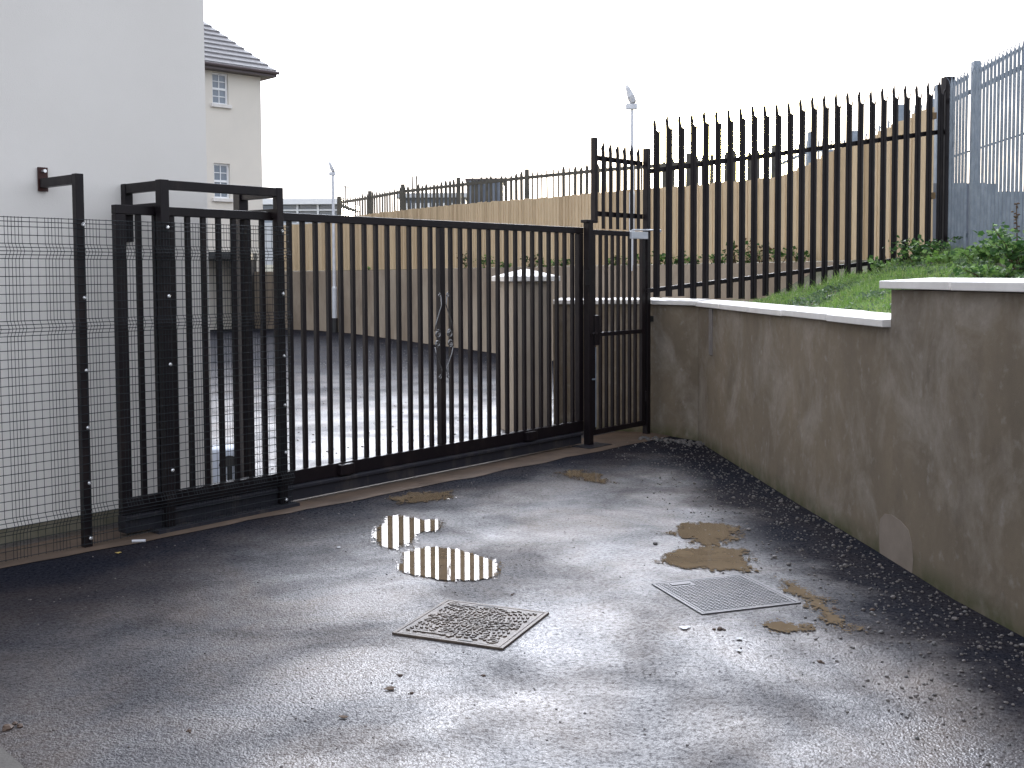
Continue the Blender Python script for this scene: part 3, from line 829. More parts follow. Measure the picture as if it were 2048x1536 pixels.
# scroll ornament
def spiral(mb, c, r, turns, start, dirn, axis_s, rad=.0055):
    pts = []
    for i in range(int(22*turns)+1):
        t = i/22; a = start + dirn*2*math.pi*t; rr = r*(1 - .62*t/turns)
        pts.append(c + G[1]*math.cos(a)*rr + Z_*math.sin(a)*rr)
    mb.tube(pts, rad, 6)
m = MB(); nn_ = n0 - .006
for sg_ in (-1, 1):
    e = MC + sg_*.075
    for z, r in ((1.205, .036), (1.12, .033)): spiral(m, g(e, nn_, z), r, 1.35, math.pi/2 if z > 1.15 else -math.pi/2, sg_, sg_, .0058)
    for z in (1.535, .835): spiral(m, g(MC + sg_*.052, nn_, z), .018, 1.2, math.pi/2, sg_, sg_, .005)
    m.tube([g(e + sg_*.035, nn_, 1.23), g(e+sg_*.02, nn_, 1.30), g(MC + sg_*.028, nn_, 1.45), g(MC + sg_*.036, nn_, 1.53)], .0055, 5)
    m.tube([g(e + sg_*.035, nn_, 1.09), g(e+sg_*.02, nn_, 1.03), g(MC + sg_*.028, nn_, .90), g(MC + sg_*.036, nn_, .845)], .0055, 5)
qm = NT('satin_steel')
m.build('scroll_ornament', qm.fin((.22, .215, .22), .25, None, .7, .8), sg, smooth=True)

# latch post (P4)
lp = thing('gate_post', 'slim black latch post on a base plate between the two gates', 'gate post', g(0, 0, 0), 'black gate posts')
MB().fbox(G, -.035, .035, -.035, .035, .012, 2.215).build('post', M['black'], lp, bevel=.003)
MB().fbox(G, -.19, .17, -.16, .07, .0, .011).build('base_plate', M['rail'], lp)
MB().fbox(G, -.06, .115, -.03, .05, 2.216, 2.245).build('cap', M['black'], lp, bevel=.003)
MB().fbox(G, -.114, -.036, -.05, -.036, 1.60, 1.75).build('guide_plate', M['black'], lp)
# hinge post (P5)
hp = thing('gate_post', 'tall thick black hinge post against the end of the rendered wall', 'gate post', g(.955, 0, 0), 'black gate posts')
MB().fbox(G, 1.0, 1.062, -.031, .031, 0, 3.03).build('post', M['black'], hp, bevel=.004)
m = MB(); m.fbox(G, 1.063, 1.12, -.03, .02, 1.20, 1.26); m.build('wall_fixing', M['dark'], hp)
for z in (.35, 1.75):
    m = MB(); c = g(.995, -.01, z); m.tube([c, c + Z_*.11], .014, 8); m.build('hinge', M['black'], hp)
# pedestrian gate
pg = thing('pedestrian_gate', 'narrow black barred pedestrian gate between latch post and hinge post', 'gate', g(.48, 0, 0))
a0, a1 = .055, .978
for nm, b in (('top_rail', (a0, a1, 2.10, 2.15)), ('bottom_rail', (a0, a1, .10, .15)), ('lock_rail', (a0+.04, a1-.04, 1.085, 1.125))):
    MB().fbox(G, b[0], b[1], -.02, .02, b[2], b[3]).build(nm, M['black'], pg, bevel=.003)
for s, sw in ((a0, .04), (a1-.06, .06)):
    MB().fbox(G, s, s+sw, -.019, .019, .151, 2.099).build('stile', M['black'], pg, bevel=.002)
for k in range(7):
    s = a0 + .04 + (k+1)*(a1-a0-.10)/8
    m = MB(); m.fbox(G, s-.014, s+.014, -.014, .014, .151, 1.084); m.fbox(G, s-.014, s+.014, -.014, .014, 1.126, 2.099); m.build('bar', M['black'], pg)
MB().fbox(G, a0-.005, a0+.075, -.045, -.02, 1.0, 1.30).build('lock_box', M['black'], pg, bevel=.004)
m = MB(); m.tube([g(a0+.02, -.05, 1.12), g(a0-.05, -.075, 1.13), g(a0-.09, -.075, 1.12)], .009, 6); m.build('handle', M['black'], pg)
m = MB(); m.tube([g(a0+.025, -.03, .18), g(a0+.025, -.03, .98)], .006, 6); m.tube([g(a0+.025, -.03, .66), g(a0-.05, -.045, .665)], .008, 6); m.build('drop_bolt', M['galv'], pg)
MB().fbox(G, .68, .98, -.055, -.021, 2.075, 2.15).build('closer', M['galv_pole'], pg, bevel=.005)
m = MB(); m.tube([g(.70, -.04, 2.165), g(1.0, -.10, 2.17), g(1.13, -.09, 2.165)], .008, 6); m.tube([g(1.13, -.11, 2.165), g(1.13, -.06, 2.165)], .016, 8); m.build('closer_arm', M['galv_pole'], pg)

# ------------------------------------------------------------------ guide frame with its posts, rear post
gfm = thing('guide_frame', 'black welded frame of box posts guiding the sliding gate', 'gate frame', g(-4.2, 0, 0))
def bolts(s, zs_, root, w):
    for z in zs_:
        m = MB(); c = g(s, -w-.0, z)
        m.tube([c, c - G[2]*.008, c - G[2]*.014], [.013, .013, .007], 8); m.build('bolt', M['bolt'], root)
HT = 2.345
for s, w in ((S2, .032), (S3, .027)):
    MB().fbox(G, s-w, s+w, -w, w, .03, HT).build('post', M['black'], gfm, bevel=.003)
    bolts(s+w*.35, (2.03, 1.575, 1.12, .76, .41, .06) if s == S3 else (2.03, 1.575, 1.12, .41), gfm, w)
MB().fbox(G, S2+.033, S3-.028, -.026, .026, HT-.065, HT-.003).build('top_rail', M['black'], gfm, bevel=.003)
for s, w in ((S2, .032), (S3, .027)):
    for z in (HT-.07, HT-.215):
        MB().fbox(G, s-.025, s+.025, w+.001, .415, z, z+.065).build('arm', M['black'], gfm, bevel=.003)
MB().fbox(G, S2-.03, S2+.03, .416, .475, HT-.40, HT-.004).build('wall_stub', M['black'], gfm, bevel=.003)
MB().fbox(G, S3-.04, S3+.04, .416, .496, .0, HT-.004).build('rear_post', M['black'], gfm, bevel=.003)
MB().fbox(G, S2-.12, S3+.10, -.07, .045, .0, .028).build('base_plate', M['rail'], gfm)
MB().fbox(G, S3+.042, S3+.065, .43, .47, .55, .72).build('limit_switch', M['dark'], gfm)
for s in (S2+.12, S3-.12):
    m = MB(); c = g(s, .15, .0); m.fbox(G, s-.06, s+.06, n0-.02, n1+.02, .006, .044); m.build('roller', M['dark'], gfm)
# first mesh post with its wall bracket
mp = thing('fence_post', 'black mesh fence post tied back to the building by an arm', 'fence post', g(S1, 0, 0))
MB().fbox(G, S1-.026, S1+.026, -.026, .026, .0, HT).build('post', M['black'], mp, bevel=.003)
MB().fbox(G, S1-.025, S1+.025, .027, .445, HT-.062, HT-.004).build('arm', M['black'], mp, bevel=.003)
MB().fbox(G, S1-.032, S1+.032, .446, .458, HT-.085, HT+.07).build('wall_plate', m_paint('rusty_primer', (.05, .018, .015), (.02, .01, .01)), mp)
m = MB(); c = g(S1, .445, HT+.045); m.tube([c, c - G[2]*.03], .012, 6); m.build('bolt', M['bolt'], mp)
bolts(S1+.012, (2.03, 1.575, 1.12, .76, .41, .06), mp, .026)

# ------------------------------------------------------------------ weld-mesh panel
mesh_o = MB(); WN = -.038
folds = [(1.86, .05), (1.40, .05), (.225, .05)]
def foldn(z):
    for zc, hw_ in folds:
        if abs(z - zc) < hw_: return WN - .028*(1 - abs(z-zc)/hw_)
    return WN
zbp = sorted(set([.02, 2.065] + [zc+d for zc, h in folds for d in (-h, 0, h)]))
svals = []; s = -9.0
s = S3 + .06
while s > -8.6:
    for d in (0, .021, .042, .063, .084, .105, .152, .199): svals.append(s - d)
    s -= .245
for s in svals:
    mesh_o.tube([g(s, foldn(z), z) for z in zbp], .0020, 4, False)
zh = [2.06]
z = 2.06
hz = [.03, .08, .13, .175, .20, .225, .25, .275]
zz = .325
while zz < 1.34: hz.append(zz); zz += .0525
hz += [1.355, 1.378, 1.40, 1.422, 1.445]
zz = 1.50
while zz < 1.80: hz.append(zz); zz += .0525
hz += [1.815, 1.838, 1.86, 1.882, 1.905, 1.955, 2.005, 2.035, 2.06]
for z in hz:
    mesh_o.tube([g(-8.6, foldn(z)-.004, z), g(S3+.062, foldn(z)-.004, z)], .0023, 4, False)
o = mesh_o.build('mesh_panel', m_paint('dark_green_coating', (.010, .014, .016), (.02, .02, .03), .45))
tag(o, 'dark welded wire mesh panel with V folds bolted across the left posts', 'mesh fence')

# ------------------------------------------------------------------ gate motor
mo = gp(455, 975); mo.z = 0
mt = thing('gate_motor', 'grey plastic gate motor housing with dark half round release cover behind the bars', 'gate motor', mo)
MF = (mo, Vector((.98, .2, 0)).normalized(), Vector((-.2, .98, 0)).normalized())
MB().fbox(MF, -.15, .15, 0, .26, .0, .315).build('housing', M['motor'], mt, bevel=.03)
m = MB(); pts = [(-.095 + .19*i/12) for i in range(13)]
ring = [(.02 + .085*math.cos(math.pi*i/12), .175 + .085*math.sin(math.pi*i/12)) for i in range(13)]
m.v = [tuple(mo + MF[1]*a - MF[2]*.012 + Z_*z) for a, z in ring] + [tuple(mo + MF[1]*a + MF[2]*.004 + Z_*z) for a, z in ring]
m.f = [tuple(range(13)), tuple(range(13, 26))[::-1]] + [(i, (i+1) % 13, 13+(i+1) % 13, 13+i) for i in range(13)]
m.fbox(MF, .0, .04, -.01, .004, .05, .174); m.build('release_cover', M['dark'], mt)

# ------------------------------------------------------------------ manhole covers
def cover(corners, label, mat, kind):
    P = [gp(*c) for c in corners]; c = (P[0]+P[1]+P[2]+P[3])/4
    U = ((P[1]-P[0]) + (P[2]-P[3])).normalized(); V = Vector((-U.y, U.x, 0))
    if (P[3]-P[0]).dot(V) < 0: V = -V
    h = .288
    Fq = (c, U, V); t = thing('manhole_cover', label, 'manhole cover', c, 'square manhole covers')
    z = .010 if kind == 1 else .006
    m = MB()
    for b in ((-h, h, -h, -h+.018), (-h, h, h-.018, h), (-h, -h+.018, -h+.018, h-.018), (h-.018, h, -h+.018, h-.018)): m.fbox(Fq, *b, .0, z+.001)
    m.build('frame', mat, t, bevel=.002)
    m = MB(); k = h-.022
    m.fbox(Fq, -k, k, -k, k, 0, z); lid = m.build('lid', mat, t)
    m = MB(); rn = random.Random(5)
    if kind == 1:
        for ci, cj, r0 in ((-.105, -.10, 0), (.105, .10, 0), (.12, -.12, 1), (-.12, .12, 1)):
            for r in range(1, 9):
                rad = .022*r; na = max(4, int(rad*2*math.pi/.05))
                for q in range(na):
                    a = 2*math.pi*(q + .5*(r % 2))/na
                    x, y = ci + rad*math.cos(a), cj + rad*math.sin(a)
                    if abs(x) > k-.03 or abs(y) > k-.03: continue
                    if (ci < 0 and x > .0 and cj < 0 and y > .0): continue
                    da = .013/rad
                    p1 = c + U*(ci + rad*math.cos(a-da)) + V*(cj + rad*math.sin(a-da)); p2 = c + U*(ci + rad*1.06*math.cos(a)) + V*(cj + rad*1.06*math.sin(a)); p3 = c + U*(ci + rad*math.cos(a+da)) + V*(cj + rad*math.sin(a+da))
                    for A, B in ((p1, p2), (p2, p3)): m.bar(A + Z_*(z+.002), B + Z_*(z+.002), 0.009, .008)
        for a in (-1, 1):
            m.fbox(Fq, a*(k-.045)-.010, a*(k-.045)+.010, -.20, -.08 if a > 0 else .0, z, z+.0045)
            cc = c + U*a*(k-.045)*-1 + V*a*(k-.06)
            for q in range(14):
                a1_, a2_ = 2*math.pi*q/14, 2*math.pi*(q+1)/14
                m.bar(cc + U*.026*math.cos(a1_) + V*.026*math.sin(a1_) + Z_*(z+.002), cc + U*.026*math.cos(a2_) + V*.026*math.sin(a2_) + Z_*(z+.002), .006, .005)
        m.build('tread_pattern', mat, lid)
        m = MB(); m.fbox(Fq, k-.012, k-.004, -.10, .02, z, z+.002); m.fbox(Fq, -k+.004, -k+.012, .05, .12, z, z+.002); m.build('key_slot', M['dark'], lid)
    else:
        N_ = 22; st_ = (2*k-.02)/N_
        for i in range(N_):
            for j in range(N_):
                x = -k+.01 + (i+.5)*st_; y = -k+.01 + (j+.5)*st_
                if -.215 < x < -.075 and y < -.19: continue
                m.fbox(Fq, x-st_*.34, x+st_*.34, y-st_*.3, y+st_*.3, z, z+.003)
        m.build('tread_pattern', mat, lid)
        MB().fbox(Fq, -.20, -.09, -.245, -.205, z, z+.004).build('name_plate', M['iron2'], lid)
cover([(773.2, 1268.9), (890.4, 1199.5), (1105.2, 1228.8), (1013.4, 1304)], 'brown cast iron manhole cover with raised swirl tread, proud of the asphalt', M['iron'], 1)
cover([(1303.5, 1169.8), (1485.7, 1151), (1599.6, 1206), (1407, 1229)], 'flush grey manhole cover with fine square grid tread near the muddy puddle', M['iron2'], 2)

# ------------------------------------------------------------------ puddles
puds = [
 ('bright puddle nearer the gate mirroring its bars', [(745,1080),(757,1052),(775,1035),(800,1033),(825,1040),(870,1040),(886,1050),(880,1060),(850,1067),(828,1078),(815,1092),(790,1100),(765,1095)], .04),
 ('bright lens shaped puddle mirroring the gate bars', [(796,1132),(808,1108),(830,1098),(900,1097),(925,1103),(960,1115),(1003,1132),(998,1148),(975,1160),(930,1165),(880,1161),(830,1152),(800,1142)], .034),
 ('upper lobe of the brown muddy puddle near the right wall', [(1338,1070),(1365,1050),(1400,1043),(1450,1050),(1478,1062),(1472,1078),(1440,1090),(1440,1098),(1490,1100),(1515,1140),(1490,1148),(1440,1141),(1390,1139),(1340,1134),(1312,1124),(1340,1107),(1385,1097),(1380,1086)], .075),
 ('narrow brown puddle right of the grid manhole cover', [(1548,1160),(1575,1164),(1640,1196),(1665,1215),(1715,1258),(1700,1266),(1640,1238),(1605,1202)], .07),
 ('thin brown puddle in front of the grid manhole cover', [(1515,1250),(1560,1243),(1640,1252),(1600,1264),(1540,1262)], .06),
 ('small brown puddle close to the latch post', [(1108,948),(1160,940),(1200,950),(1220,966),(1185,966),(1140,956)], .10),
 ('dull muddy wet patch beside the concrete strip', [(775,1000),(830,985),(900,984),(908,992),(860,1006),(800,1007)], .11)]
for lab, poly, amp in puds:
    P = np.array([[*gp(*p)[:2]] for p in poly])
    x0, y0 = P.min(0) - .13; x1, y1 = P.max(0) + .13; stp = .0055
    xs = np.arange(x0, x1, stp); ys = np.arange(y0, y1, stp*1.2)
    XX, YY = np.meshgrid(xs, ys); inside = np.zeros(XX.shape, bool); dmin = np.full(XX.shape, 9.)
    for i in range(len(P)):
        a, b = P[i], P[(i+1) % len(P)]
        cond = ((a[1] > YY) != (b[1] > YY))
        xi = (b[0]-a[0])*(YY-a[1])/(b[1]-a[1] if b[1] != a[1] else 1e-9) + a[0]
        inside ^= cond & (XX < xi)
        ab = b-a; t = np.clip(((XX-a[0])*ab[0] + (YY-a[1])*ab[1])/(ab@ab), 0, 1)
        dmin = np.minimum(dmin, np.hypot(XX-a[0]-t*ab[0], YY-a[1]-t*ab[1]))
    sdf = np.where(inside, dmin, -dmin)
    nz = np.array([[noise.noise(Vector((x*9, y*6, 2)))*1.3 + .9*noise.noise(Vector((x*34, y*30, 5))) + .9*noise.noise(Vector((x*95, y*80, 5))) for x in xs] for y in ys])
    fld = sdf - amp*.25 + amp*nz
    sp_n = np.array([[noise.noise(Vector((x*70, y*60, 11))) for x in xs] for y in ys])
    keep = (fld > 0) | ((fld > -.045) & (sp_n > .12 + (-fld)/.045*.45))
    m = MB(); idx = -np.ones((len(ys)+1, len(xs)+1), int)
    jj, ii = np.nonzero(keep)
    def vid(j, i):
        if idx[j, i] < 0:
            idx[j, i] = len(m.v)
            jx = noise.noise(Vector((i*.9, j*.9, 1)))*stp*.6; jy = noise.noise(Vector((i*.9, j*.9, 8)))*stp*.6
            m.v.append((x0 + i*stp + jx, y0 + j*stp*1.2 + jy, .0065))
        return idx[j, i]
    for j, i in zip(jj, ii): m.f.append((vid(j, i), vid(j, i+1), vid(j+1, i+1), vid(j+1, i)))
    o = m.build('puddle', M['water'] if amp < .055 else M['water']); struct(o); o['label'] = lab

# ------------------------------------------------------------------ stones and litter
rs = random.Random(21)
def rock(mb, c, r, rn=rs):
    i = len(mb.v); ph0 = rn.random()*6
    for ring, (rz, rr) in enumerate(((-.2, .8), (.35, 1.), (.75, .6))):
        for k in range(6):
            a = ph0 + k*math.pi/3; q = r*rr*rn.uniform(.7, 1.2)
            mb.v.append((c[0] + math.cos(a)*q, c[1] + math.sin(a)*q, c[2] + rz*r))
    mb.v.append((c[0], c[1], c[2] + r*.9))
    for ring in (0, 6):
        for k in range(6): mb.f.append((i+ring+k, i+ring+(k+1) % 6, i+ring+6+(k+1) % 6, i+ring+6+k))
    for k in range(6): mb.f.append((i+12+k, i+12+(k+1) % 6, i+18))
def wallx(y): return interp(y, sorted([(p[1], p[0]) for p in BW[2:] + BH[1:]]))
gdark, gpale = MB(), MB()
for _ in range(2600):
    y = 3.0 + 8*rs.random()**1.3; d = abs(rs.gauss(0, .42)) if rs.random() < .75 else rs.uniform(0, 1.0)
    x = wallx(y) - .02 - d
    r = rs.choice([.003, .004, .004, .005, .007, .009]) * (1.25 if d < .1 else 1)
    if rs.random() < .02: r = rs.uniform(.012, .018)
    rock(gpale if rs.random() < .14 else gdark, (x, y, r*.15), r)
for _ in range(700):
    y = rs.uniform(3.0, 11); x = rs.uniform(-2.6, 2.0)
    if (Vector((x, y, 0)) - G[0]).dot(G[2]) > -.1: continue
    rock(gdark, (x, y, 0), rs.choice([.003, .004, .005, .006]))
for _ in range(160):                          # kerb of rubble at the wall foot by the hinge post
    t = rs.random(); x = lerp(1.35, 1.9, t) + rs.gauss(0, .05); y = lerp(11.35, 10.95, t) - abs(rs.gauss(0, .12))
    rock(gpale if rs.random() < .5 else gdark, (x, y, .004), rs.uniform(.006, .022))
for _ in range(900):
    y = rs.uniform(8, 30); x = rs.uniform(-4, 1)
    if (Vector((x, y, 0)) - G[0]).dot(G[2]) < .3: continue
    rock(gdark, (x, y, 0), rs.uniform(.006, .014))
stuff(gdark.build('gravel', M['stone']), 'dark loose grit scattered over the wet asphalt', 'gravel')
stuff(gpale.build('pebbles', M['stonew']), 'pale pebbles scattered mostly along the foot of the wall', 'gravel')
clods = [(1440, 1259, .022, 'largest brown mud clod below the grid manhole cover'), (800, 1352, .014, 'brown mud clod left of three in front of the swirl manhole'), (823, 1387, .012, 'small dark mud clod below and right of the leafy scrap'),
         (968, 1352, .012, 'dark mud clod in the middle foreground asphalt'), (1024, 1190, .011, 'dark pebble just beyond the swirl manhole cover'), (1640, 1324, .016, 'dark clod in the right foreground beyond the brown puddles'),
         (378, 1462, .011, 'dark clod in the left foreground'), (15, 1458, .03, 'reddish brown clod at the left edge of the picture'), (1668, 1218, .017, 'dark clod beside the narrow brown puddle'), (1745, 1220, .017, 'dark clod between narrow puddle and the wall')]
for px, py, r, lab in clods:
    m = MB(); c = gp(px, py); rn = random.Random(px)
    r *= .72; rock(m, c, r, rn)
    for _ in range(3): rock(m, (c.x + rn.gauss(0, r*.9), c.y + rn.gauss(0, r*.9), 0), r*rn.uniform(.4, .7), rn)
    tag(m.build('mud_clod', M['mud']), lab, 'mud clod', 'mud clods on the asphalt')
def scrap(px, py, r, mat, name, lab, cat, grp=None):
    c = gp(px, py, .007); rn = random.Random(px); m = MB(); n = 9
    top = [(c.x + math.cos(6.283*k/n)*r*rn.uniform(.5, 1.3), c.y + math.sin(6.283*k/n)*r*.8*rn.uniform(.5, 1.3), .006 + rn.uniform(0, .003)) for k in range(n)]
    m.v = top + [(a, b, z-.0015) for a, b, z in top]; m.f = [tuple(range(n)), tuple(range(n, 2*n))[::-1]] + [(k, (k+1) % n, n+(k+1) % n, n+k) for k in range(n)]
    tag(m.build(name, mat), lab, cat, grp)
scrap(1370, 1254, .03, M['paper'], 'paper_scrap', 'torn white paper scrap left of the largest mud clod', 'litter', 'white litter scraps')
scrap(1479, 1277, .02, M['paper'], 'paper_scrap', 'upper of two small white scraps right of the mud clod', 'litter', 'white litter scraps')
scrap(1478, 1300, .018, M['paper'], 'paper_scrap', 'lower of two small white scraps right of the mud clod', 'litter', 'white litter scraps')
scrap(677, 1094, .013, M['paper'], 'paper_scrap', 'tiny white scrap left of the bright puddles', 'litter', 'white litter scraps')
scrap(780, 1376, .025, M['leafb'], 'dead_leaf', 'withered reddish leaf flat on the asphalt in the foreground', 'leaf')
scrap(686, 1433, .016, M['leafb'], 'dead_leaf', 'small withered leaf near the bottom left foreground', 'leaf')
a = gp(264, 1086); b = gp(291, 1085)
tag(MB().tube([a + Z_*.012, b + Z_*.012], .009, 8).build('paper_tube', M['paper']), 'small white paper tube lying by the mesh fence foot', 'litter')
scrap(237, 1105, .02, M['yellow'], 'sweet_wrapper', 'crumpled ochre wrapper beside the concrete strip at left', 'litter')

# ------------------------------------------------------------------ bank, grass and plants
def bank_z(x, y):
    lowr = 1.36 + .235*max(0, x-2.45) - .25*max(0, 2.3-x)
    z = lowr
    if y < 6.45: z = max(z, lerp(z, 1.58 + .13*(x-2.6), min(1, (6.45-y)/.8)))
    z = min(z, 1.92)
    if y > 11.5:
        t = min(1, (y-11.5)/1.6); zf = max(.7, min(1.86, 1.0 + .55*(x-2.9)))
        z = lerp(z, zf, t)
    z += .035*noise.noise(Vector((x*2.2, y*2.2, 0))) + .015*noise.noise(Vector((x*7, y*7, 3)))
    return z
bx0, by0, nx, ny = 1.6, -1.2, 60, 150
m = MB(); ok = {}
for j in range(ny+1):
    y = by0 + j*.11
    wl_ = wallx(y) + .12 if y < 11.0 else max(1.75, 1.895 - (y-11.07)*.675 + .22)
    for i in range(nx+1):
        x = wl_ + (7.5-wl_)*(i/nx)**1.3
        m.v.append((x, y, bank_z(x, y) if not (i == 0 and y > 11.3) else 0))
for j in range(ny):
    for i in range(nx):
        a = j*(nx+1)+i; m.f.append((a, a+1, a+nx+2, a+nx+1))
struct(m.build('bank', M['soil'], smooth=True))
gr = random.Random(4)
def blade(mb, x, y, z, h, w, lean, rn):
    a = rn.random()*6.283; dx, dy = math.cos(a), math.sin(a); i = len(mb.v)
    lx, ly = lean*rn.gauss(0, 1), lean*rn.gauss(0, 1)
    mb.v += [(x-dx*w, y-dy*w, z-.01), (x+dx*w, y+dy*w, z-.01), (x+dx*w*.7+lx*.4, y+dy*w*.7+ly*.4, z+h*.6), (x-dx*w*.7+lx*.4, y-dy*w*.7+ly*.4, z+h*.6), (x+lx, y+ly, z+h)]
    mb.f += [(i, i+1, i+2, i+3), (i+3, i+2, i+4)]
def leaf(mb, c, r, rn, up=.5):
    d = Vector((rn.gauss(0, 1), rn.gauss(0, 1), rn.gauss(0, .5))).normalized()
    nrm = Vector((rn.gauss(0, .7), rn.gauss(0, .7), up+.3)).normalized(); v = d.cross(nrm).normalized()
    i = len(mb.v); c = Vector(c)
    for a, b in ((0, 0), (.45, .38), (1, 0), (.45, -.38)): mb.v.append(tuple(c + d*r*a + v*r*b + nrm*(.12*r if a == .45 else 0)))
    mb.f += [(i, i+1, i+2, i+3)]
mbs = {'a': MB(), 'b': MB(), 'c': MB(), 'd': MB()}
for _ in range(90000):
    y = gr.uniform(4.6, 12.4); w0 = wallx(min(y, 11)); x = w0 + .24 + gr.random()*(4.9 - w0 - .24)
    if y > 11.7 and x < 2.7: continue
    n1 = noise.noise(Vector((x*1.3, y*1.3, 9))); n2 = noise.noise(Vector((x*4.5, y*4.5, 2)))
    edge = x - w0 - .24
    if n1*.9 + n2*.7 + min(.45, edge*.9) < .06 + gr.random()*.35 - .10: continue
    z = bank_z(x, y); tuft = max(0, n2*1.6 + n1*.5)
    h = gr.uniform(.018, .05) * (1 + 1.7*tuft*min(1, .3 + edge))
    r_ = gr.random()
    if r_ < (.16 if n1 < .02 else .55): blade(mbs['a' if gr.random() < .6 else 'c'], x, y, z, h*1.25, .0028, .022 + h*.3, gr)
    elif n2 < .4 or n1 < .02: leaf(mbs['b' if gr.random() < (.15 if n1 < .02 else .6) else 'd'], (x, y, z + h*.6), gr.uniform(.014, .045 if n1 < .02 else .03), gr, 1.0)
stuff(mbs['a'].build('grass', M['grassg']), 'short bright grass growing over the bank behind the wall', 'grass')
stuff(mbs['c'].build('grass', M['grassy']), 'paler yellowish blades mixed into the grass on the bank', 'grass')
stuff(mbs['b'].build('ground_cover', M['leafl']), 'low leafy weeds creeping over the bank behind the wall', 'ground cover')
stuff(mbs['d'].build('ground_cover', M['leafg']), 'darker grey green creeping weeds nearest the coping', 'ground cover')
def clump(name, label, c, rx, rz, n, mats, cat='weed', lr=(.03, .07), stems=6, group=None, flat=1.0):
    rn = random.Random(int(abs(c[0]*1000 + c[1]*77)))
    t = thing(name, label, cat, c, group); mbl = [MB() for _ in mats]; sm = MB()
    for k in range(stems):
        a = rn.random()*6.283; rr = rx*rn.uniform(.2, .9); hh = rz*rn.uniform(.55, 1.0)
        p0 = Vector((c[0] + math.cos(a)*rr*.2, c[1] + math.sin(a)*rr*.2*flat, c[2]-.02)); p2 = Vector((c[0] + math.cos(a)*rr, c[1] + math.sin(a)*rr*flat, c[2] + hh)); p1 = p0.lerp(p2, .5) + Z_*hh*.15
        sm.tube([p0, p1, p2], [.005, .004, .002], 4)
        for q in range(n//stems):
            u = rn.random()**.7; p = p0.lerp(p1, u*2) if u < .5 else p1.lerp(p2, u*2-1)
            p = p + Vector((rn.gauss(0, rx*.16), rn.gauss(0, rx*.16*flat), rn.gauss(0, rz*.06)))
            if p.z < c[2]: p.z = c[2] + rn.random()*rz*.2
            leaf(rn.choice(mbl), p, rn.uniform(*lr), rn)
    sm.build('stem', M['stem'], t)
    for mb_, mm in zip(mbl, mats):
        if mb_.v: mb_.build('leaves', mm, t)
def bp(px, py, Y):                            # a point of the bank under a pixel column
    v = at(px, py, Y); return (v.x, Y, bank_z(v.x, Y))
LD, LL = M['leafd'], M['leafl']
clump('bramble', 'bramble sprawling through the foot of the dark palisade by its end post', bp(1840, 520, 11.7), .42, .30, 420, [LD, LD, LL], 'bramble', stems=11)
clump('bramble', 'lower bramble shoots between the palisade pales left of the end post', bp(1775, 540, 11.6), .25, .16, 160, [LD, LL], 'bramble', stems=6)
clump('weed_clump', 'lush green weed clump at the foot of the galvanised fence post', bp(1960, 535, 9.6), .36, .24, 520, [LL, LL, LD], stems=12, group='weed clumps on the bank')
clump('weed_clump', 'soft green weeds between the two palisade fences', bp(1895, 530, 10.6), .34, .13, 300, [LL, M['grassg']], stems=9, group='weed clumps on the bank')
clump('shrub', 'dark leafed shrub at the right edge above the high wall', bp(2050, 545, 8.2), .34, .36, 560, [LD, LD, LL], 'shrub', stems=12)
clump('weed_clump', 'low weeds just behind the high wall coping', bp(1990, 550, 8.2), .38, .12, 300, [LL, LD], stems=9, group='weed clumps on the bank')
c = bp(2028, 540, 8.8)
t = thing('dock_plant', 'tall reddish dock stalk with a few leaves against the grey cladding', 'plant', c)
m = MB(); p = [Vector(c), Vector(c) + Vector((.02, 0, .25)), Vector(c) + Vector((0.01, 0, .52))]; m.tube(p, [.008, .006, .004], 5)
for k in range(26):
    z = .28 + .25*gr.random(); rock(m, (c[0] + gr.gauss(0.01, .012), c[1] + gr.gauss(0, .012), c[2] + z), .012, gr)
m.build('stalk', M['stem'], t)
m = MB()
for k in range(14): leaf(m, (c[0] + gr.gauss(-.1, .06), c[1], c[2] + gr.uniform(.12, .34)), gr.uniform(.05, .09), gr, .3)
m.build('leaves', LL, t)
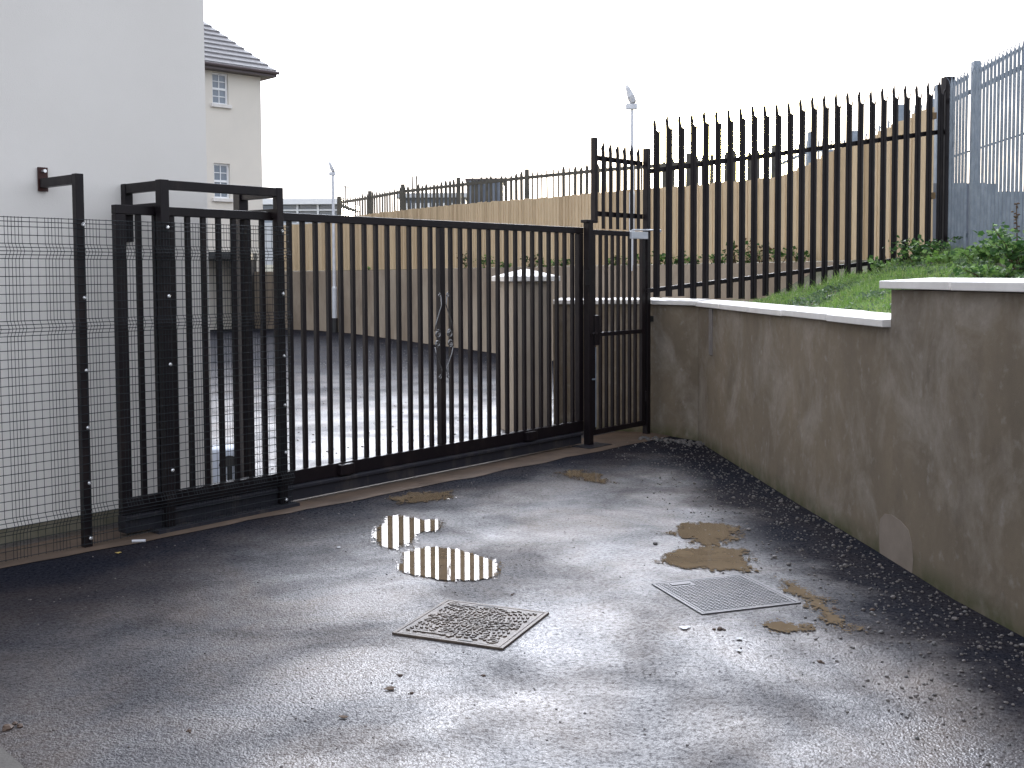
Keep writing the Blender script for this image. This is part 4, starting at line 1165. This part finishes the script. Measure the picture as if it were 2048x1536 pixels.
# weeds on the ledge between retaining wall and timber fence
ledge = offs(RW, .40); LE = path_len(ledge); rn = random.Random(31)
spots = [(735, .12, .16, 0), (930, .30, .42, 3), (972, .35, .30, 1), (1010, .25, .18, 1), (1062, .3, .32, 2), (1095, .3, .18, 1), (1128, .3, .22, 1), (1228, .25, .25, 1), (1262, .2, .2, 1), (1325, .3, .25, 1), (1352, .25, .2, 1), (1388, .22, .14, 1), (1432, .3, .22, 1), (1472, .3, .38, 2), (1500, .28, .24, 1), (1530, .32, .34, 2), (1560, .3, .26, 1), (1600, .25, .2, 1)]
for k, (px, rx, rz, kk) in enumerate(spots):
    best = min((abs(proj_px(*path_at(ledge, LE, s))[0] - px), s) for s in [i*.05 for i in range(int(LE[-1]/.05))])[1]
    p = path_at(ledge, LE, best)
    mats = [LD, LL] if kk < 2 else [LD, M['leafb'], LD]
    where = ['left end of the ledge near the far lamp post', 'tall brownish weed right of the gate centre post', 'weed beside the tall brownish one', 'low weed left of the pillar top', 'tallest weed directly above the pillar cap', 'weed above the right slope of the pillar cap', 'weed just right of the pillar cap', 'weed seen left of the nearer lamp pole', 'weed at the foot of the nearer lamp pole', 'weed right beside the hinge post', 'second weed right of the hinge post', 'small weed fourth pale of the palisade', 'weed below the sun glow at left', 'tall weed directly below the low sun', 'weed just right of the sun glow', 'bushy weed in the middle of the palisade fence', 'weed near where the bank meets the ledge', 'last weed on the ledge at the bank'][k]
    clump('ledge_weed', where + ', on top of the back wall', (p[0], p[1], RWZ-.02), rx, rz, 90 if kk else 30, mats, 'weed', (.04, .09), 6, 'weeds on top of the retaining wall', .5)
# dead leaves and offcuts behind the palisade
m = MB()
for _ in range(260):
    x = gr.uniform(3.0, 4.6); y = gr.uniform(11.9, 13.2); leaf(m, (x, y, bank_z(x, y)+.015), gr.uniform(.03, .06), gr, 1)
stuff(m.build('leaf_litter', M['leafb']), 'brown dead leaves lying behind the palisade fence', 'leaf litter')
for k, (px, py, w) in enumerate(((1640, 560, .5), (1672, 552, .35))):
    v = at(px, py, 12.9); z = bank_z(v.x, 12.9) + .03
    o = MB().bar((v.x-w/2, 12.85, z), (v.x+w/2, 13.0, z+.05), .09, .02).build('timber_offcut', M['timber'])
    tag(o, ['longer', 'shorter'][k] + ' pale timber offcut on the soil behind the palisade', 'plank', 'timber offcuts')
